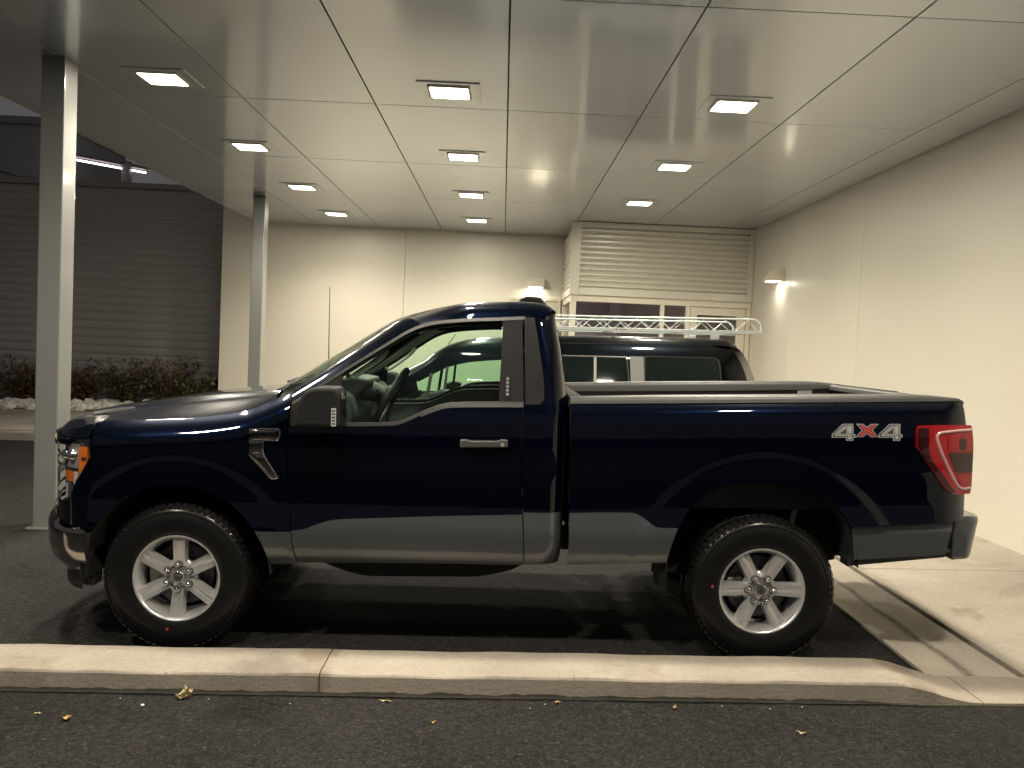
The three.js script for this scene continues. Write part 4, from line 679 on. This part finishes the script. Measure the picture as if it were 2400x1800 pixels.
// ---------------------------------------------------------------- the dark van parked beyond the truck
{
  const V = thing('van', 'dark van with roof rack parked behind the truck', 'van', [0, 0, -10.52]); V.rotation.z = SLOPE;
  const Wv = mono([[.30, .86], [.45, .90], [.7, .92], [1.0, .92], [1.2, .905], [1.4, .865], [1.55, .835], [1.66, .80], [1.72, .765]]);
  const rear = mono([[.35, 2.86], [.9, 2.88], [1.344, 2.828], [1.497, 2.775], [1.65, 2.689], [1.72, 2.64]]);
  const roofY = mono([[-1.02, 1.33], [-.833, 1.438], [-.69, 1.553], [-.517, 1.653], [-.299, 1.718], [-.034, 1.742], [.6, 1.775], [1.6, 1.788], [2.5, 1.788], [2.63, 1.747], [2.69, 1.66]]);
  const railY = mono([[-.98, 1.30], [-.80, 1.41], [-.65, 1.52], [-.50, 1.600], [-.28, 1.655], [0, 1.682], [.6, 1.70], [2.5, 1.715], [2.66, 1.68]]);
  const winTop = mono([[-1.06, 1.15], [-.97, 1.198], [-.74, 1.322], [-.573, 1.40], [-.288, 1.467], [-.03, 1.492], [.40, 1.52], [.66, 1.53]]), winLo = mono([[-1.06, 1.022], [-.64, 1.043], [-.508, 1.091], [-.42, 1.138], [-.275, 1.164], [-.017, 1.178], [.66, 1.215]]);
  const archs = [[-1.22, .36], [1.83, .36]];
  const lo = (s) => { let y = .30; for (const [c, r] of archs) { const d = Math.abs(s - c); if (d < r) y = Math.max(y, .33 + Math.sqrt(r * r - d * d)); } return y; };
  const hoodY = mono([[-1.98, .78], [-1.94, .90], [-1.80, 1.02], [-1.4, 1.12], [-1.06, 1.19]]);
  const belt = (s) => s < -1.06 ? hoodY(s) : s < .30 ? winLo(s) : 1.20;
  const front = (s) => 1 - .42 * Math.pow(Math.max(0, -1.35 - s) / .63, 2.4);
  const W = (s, y) => Wv(y) * front(s);
  for (const sgn of [1, -1]) {
    const F = (g) => sgn > 0 ? g : flipZ(g), o = 0;
    mesh('body_side', F(surf(140, 14, (a, b) => { const s = lerp(-1.98, 2.85, a), y = lerp(lo(s), Math.max(lo(s), belt(s)), b); return [Math.min(s, rear(y)), y, W(s, y)]; })), M.vanPaint, V);
    mesh('upper_side', F(surf(60, 16, (a, b) => { const s0 = lerp(.30, 2.86, a), y = lerp(1.20, railY(s0), b), s = lerp(.30, rear(y), a); return [s, y, W(s, y) - .06 * Math.pow(Math.max(0, s - 2.45) / .4, 2)]; })), M.vanPaint, V);
    mesh('front_pillar', F(surf(40, 6, (a, b) => { const s = lerp(-1.06, .32, a), y = lerp(winTop(s), railY(s), b); return [s, y, W(s, y)]; })), M.vanPaint, V);
    const bar = (x0, y0, x1, y1, w, m, n) => { const g = surf(2, 8, (a, b) => { const y = lerp(y0, y1, b), s = lerp(x0, x1, b) + (a - .5) * w; return [s, y, W(s, y) + .002]; }, { edge: [0, 0, -.05] }); mesh(n, F(g), m, V); };
    bar(-.79, 1.03, -.745, 1.335, .035, M.black, 'window_bar'); bar(-.605, 1.05, -.57, 1.41, .028, M.black, 'window_bar'); bar(.235, 1.17, .25, 1.52, .13, M.black, 'door_pillar');
    mesh('front_glass', F(surf(36, 8, (a, b) => { const s = lerp(-1.05, .30, a), y = lerp(winLo(s), winTop(s), b); return [s, y, W(s, y) - .012]; })), M.glass, V);
    mesh('belt_trim', F(surf(40, 2, (a, b) => { const s = lerp(-1.05, .30, a), y = winLo(s) - .012 + .02 * b; return [s, y, W(s, y) + .004]; })), M.black, V);
    // dark side windows with rubber frames
    const win = (x0, x1, y0, y1, n) => { const P = roundPoly([[x0, y0], [x1, y0], [x1 - .03, y1], [x0 + .0, y1]], [.02, .04, .07, .03], 6); const mk = (pts, off) => { const g = new THREE.ShapeGeometry(new THREE.Shape(pts.map((p) => new THREE.Vector2(...p)))); const q = g.attributes.position; for (let i = 0; i < q.count; i++) q.setZ(i, sgn * (lerp(W(q.getX(i), y0), W(q.getX(i), y1), (q.getY(i) - y0) / (y1 - y0)) + off)); g.computeVertexNormals(); return g; }; const c = [(x0 + x1) / 2, (y0 + y1) / 2], k = (f) => P.map(([a, b]) => [c[0] + (a - c[0]) * f, c[1] + (b - c[1]) * f]); const w = part('side_window', V); mesh('window_seal', mk(k(1.03), .006), M.black, w); mesh('window_pane', mk(P, .010), M.tint, w); return w; };
    const w1 = win(.40, 1.432, 1.18, 1.562); const W1 = (y) => lerp(W(1, 1.18), W(1, 1.562), (y - 1.18) / .382);
    mesh('slider_bar', F(surf(2, 6, (a, b) => { const y = lerp(1.19, 1.555, b); return [1.043 + .028 * a, y, W1(y) + .016]; }, { edge: [0, 0, -.01] })), M.steel, w1); mesh('window_trim', F(surf(20, 2, (a, b) => [lerp(.42, 1.41, a), 1.556 + .014 * b, W1(1.556) + .016 - .006 * b])), M.trim, w1);
    const w2 = win(1.612, 2.455, 1.19, 1.575);
    mesh('side_pillar_panel', F(surf(4, 8, (a, b) => { const y = lerp(1.18, 1.572, b), s = lerp(1.442, 1.592, a) + .012 * (1 - b) ; return [s, y, lerp(W(1.5, 1.18), W(1.5, 1.575), b) + .012]; }, { edge: [0, 0, -.02] })), M.pillarGrey, V).userData.label = 'pale grey panel between the dark side windows';
    mesh('tail_lamp', F(surf(4, 8, (a, b) => { const y = lerp(.95, 1.27, b), s = lerp(rear(y) - .10, rear(y) + .004, a); return [s, y, W(s, y) - .06 * Math.pow(Math.max(0, s - 2.45) / .4, 2) + .008]; })), M.red, V);
    mesh('rear_pillar_panel', F(surf(4, 8, (a, b) => { const y = lerp(1.28, 1.655, b), s = lerp(rear(y) - .085, rear(y) + .004, a); return [s, y, W(s, y) - .06 * Math.pow(Math.max(0, s - 2.45) / .4, 2) + .006]; })), M.darkChrome, V);
    const mr = part('side_mirror', V);
    const hs = extrude(roundPoly([[-.715, 1.06], [-.705, 1.135], [-.60, 1.172], [-.505, 1.155], [-.50, 1.11], [-.56, 1.07]], .02), .15, .02, .98); mesh('mirror_housing', F(hs), M.black, mr); mesh('mirror_arm', rbox(-.66, -.58, 1.06, 1.10, sgn > 0 ? .90 : -1.02, sgn > 0 ? 1.02 : -.90, .01), M.black, mr);
    const gut = mesh('roof_seam', F(surf(40, 1, (a, b) => { const s = lerp(.62, 1.42, a); return [s, 1.697 + .008 * a + .006 * b, W(s, 1.70) + .003]; })), M.black, V);
    for (const [x, r] of [[-1.22, 0], [1.83, .3]]) makeWheel(.33, 'wheel', V, [x, .33, sgn * .78], r, sgn).scale.set(.835, .835, .9);
  }
  mesh('roof', surf(24, 70, (a, b) => { const t = a * 2 - 1, q = 1 - Math.abs(t), s = lerp(-.98, 2.66, b), y0 = railY(s), y = lerp(y0, roofY(s), 1 - Math.pow(1 - Math.min(1, q * 2.6), 2.5)), w = (Wv(y0) - .0) * (q < .25 ? 1 - q * .55 : lerp(.8625, 0, (q - .25) / .75)); return [s - .12 * (1 - t * t) * (b < .2 ? (1 - b / .2) : 0), y + .012 * (1 - t * t), Math.sign(t || 1) * w * (s > 2.4 ? 1 - .09 * ((s - 2.4) / .26) ** 2 : 1)]; }), M.vanPaint, V);
  mesh('windshield', surf(16, 12, (a, b) => { const t = a * 2 - 1, s = lerp(-1.04, -.50, b) - .10 * (1 - t * t) * (1 - b * .5), q = lerp(-1.02, -.517, b); return [s, roofY(q) - .03 * Math.abs(t) ** 3, t * lerp(.84, .74, b)]; }), M.glass, V);
  mesh('hood', surf(20, 14, (a, b) => { const t = a * 2 - 1, s = lerp(-1.98, -1.04, b); return [s - .04 * (1 - t * t), hoodY(s) + .035 * (1 - t * t), t * W(s, hoodY(s))]; }), M.vanPaint, V);
  mesh('rear_door', surf(14, 20, (a, b) => { const t = a * 2 - 1, y = lerp(.36, 1.72, b); return [rear(y) + .03 * (1 - t * t), y, t * (Wv(y) - .06)]; }), M.vanPaint, V);
  mesh('rear_window', surf(12, 8, (a, b) => { const t = a * 2 - 1, y = lerp(1.10, 1.60, b); return [rear(y) + .03 * (1 - t * t) + .01, y, t * .66]; }), M.tint, V);
  mesh('rear_wiper', tube([[2.80, 1.60, .30], [2.88, 1.42, .34], [2.90, 1.30, .38]], .012, 16, 6), M.black, V);
  mesh('front_bumper', surf(20, 8, (a, b) => { const t = a * 2 - 1, y = lerp(.30, .80, b); return [-1.98 - .06 * (1 - t * t) - .03 * Math.sin(b * PI), y, t * .54]; }), M.black, V);
  mesh('floor', [box(-1.9, 2.8, .28, .34, -.84, .84), box(-1.06, -1.0, .3, 1.05, -.84, .84), box(.34, .38, .3, 1.66, -.82, .82)], M.inner, V);
  mesh('dashboard', rbox(-1.0, -.72, .70, 1.03, -.82, .82, .06), M.dash, V);
  mesh('roof_antenna', cyl([-.62, 1.62, .3], [-.515, 1.775, .3], .007, .004, 6), M.black, V);
  // rack on top
  const R = thing('ladder_rack', 'white tubular ladder rack on the roof of the van', 'roof rack', [0, 0, -10.52]); R.rotation.z = SLOPE;
  const X0 = -.45, X1 = 2.955;
  for (const s of [1, -1]) {
    const z = s * .60;
    mesh('side_rail', rbox(X0, X1 + .02, 1.850, 1.890, z - .018, z + .018, .005), M.galv, R);
    mesh('top_tube', tube([[X0, 1.90, z], [X0 + .02, 1.99, z], [X0 + .10, 2.012, z], [1.2, 2.010, z], [2.84, 2.022, z], [2.91, 2.008, z], [2.945, 1.965, z], [2.955, 1.89, z]], .0105, 90, 8, false, .1), M.rackWhite, R);
    for (let k = 0; k < 13; k++) { const x = X0 + .12 + k * .25; mesh('brace', [cyl([x, 1.893, z], [x + .125, 2.003, z], .0042, .0042, 6), cyl([x + .125, 2.003, z], [x + .25, 1.893, z], .0042, .0042, 6)], M.rackWhite, R); }
    for (const x of [.3, 2.43]) mesh('foot', [rbox(x - .045, x + .045, 1.775, 1.846, z - .03, z + .03, .006), rbox(x - .09, x + .09, 1.765, 1.778, z - .02, z + .05, .004)], M.galv, R);
    mesh('roof_track', rbox(.2, 2.46, 1.752, 1.772, s * .66 - .02, s * .66 + .02, .006), M.galv, R);
  }
  for (const x of [-.3, .5, 1.3, 2.1, 2.8]) mesh('cross_bar', cyl([x, 1.868, -.58], [x, 1.868, .58], .016, .016, 8), M.rackWhite, R);
  const sg = mesh('name_plate', rbox(1.275, 1.545, 1.85, 1.888, .6185, .6225, .001, 1), M.white, R);
  const tg = textGeo('TOPPER', .018, .001); tg.translate(1.385, 1.869, .6226); mesh('lettering', tg, M.decalDark, sg);
  const dm = extrude([[-.012, 0], [0, -.012], [.012, 0], [0, .012]], .001, 0, 0); dm.translate(1.31, 1.869, .6226); mesh('plate_mark', dm, M.decalDark, sg);
}
// ---------------------------------------------------------------- leaves and bits on the road
{
  const leafG = (L, Wd, curl, sd) => surf(8, 6, (u, v) => { const w = Math.sin(PI * Math.pow(u, .8)) * Wd * (1 + .25 * Math.sin(u * 19 + sd)); return [(u - .5) * L, curl * ((u - .5) ** 2 * 4 * .5 + (v - .5) ** 2 * 1.6) + .004 * Math.sin(u * 9 + v * 7 + sd), (v - .5) * w]; });
  const drop = (name, x, z, g, m, label, ry, cat = 'leaf') => { const o = tag(mesh(name, g, m), label, cat, cat === 'leaf' ? 'dry leaves on the road' : 'small stones on the road'); o.position.set(x, gy(x) + .004, -z); o.rotation.y = ry; };
  drop('fallen_leaf', -1.40, 3.99, [leafG(.07, .035, .02, 1), leafG(.05, .04, .028, 4).rotateZ(.9).translate(.01, .022, -.008), leafG(.036, .025, .02, 2).rotateY(1).translate(.03, .018, -.01)], M.dryPale, 'large crumpled tan leaf against the kerb face', .3);
  drop('fallen_leaf', -1.81, 3.74, leafG(.045, .03, .02, 2), M.dry, 'small orange leaf on the road at lower left', .8);
  drop('fallen_leaf', .33, 4.02, leafG(.03, .02, .012, 3), M.dry, 'tiny yellow leaf by the kerb below the truck door', .1);
  drop('fallen_leaf', .87, 3.98, leafG(.03, .02, .015, 5), M.dryPale, 'tiny yellow leaf standing below the rear half of the truck', 1.2);
  drop('fallen_leaf', 1.38, 3.75, leafG(.045, .014, .006, 6), M.dryPale, 'narrow pale leaf lying on the road at lower right', -.35);
  drop('fallen_leaf', -.23, 3.78, leafG(.03, .012, .008, 7), M.dry, 'small brown leaf on the road below the kerb joint', .4);
  drop('fallen_leaf', -.47, 4.0, leafG(.06, .008, .004, 8), M.dryPale, 'thin pale straw lying along the kerb', -.12);
  drop('fallen_leaf', -1.96, 3.79, leafG(.03, .01, .006, 9), M.dryPale, 'pale sliver of leaf at the far left of the road', .05);
  const peb = new THREE.IcosahedronGeometry(.008, 1); peb.scale(1.1, .7, 1);
  drop('pebble', -1.55, 3.90, peb, M.stone, 'bright white pebble left of the kerb joint', 0, 'pebble');
  [[-1.68, 3.97], [-1.28, 3.98], [.27, 4.0], [.20, 3.95], [1.1, 4.02], [1.32, 4.0], [1.48, 4.03], [-.9, 3.95]].forEach(([x, z], i) => drop('pebble', x, z, peb.clone().scale(.55, .55, .55), M.pebble, ['small grey pebble close to the crumpled leaf', 'small grey pebble right of the crumpled leaf', 'small pebble beside the tiny yellow leaf', 'small pebble in front of the tiny yellow leaf', 'small pebble under the rear wheel kerb', 'middle pebble along the right kerb foot', 'rightmost pebble along the kerb foot', 'small pebble left of the kerb joint foot'][i], i, 'pebble'));
}
scene.add(camera);
renderer.render(scene, camera);
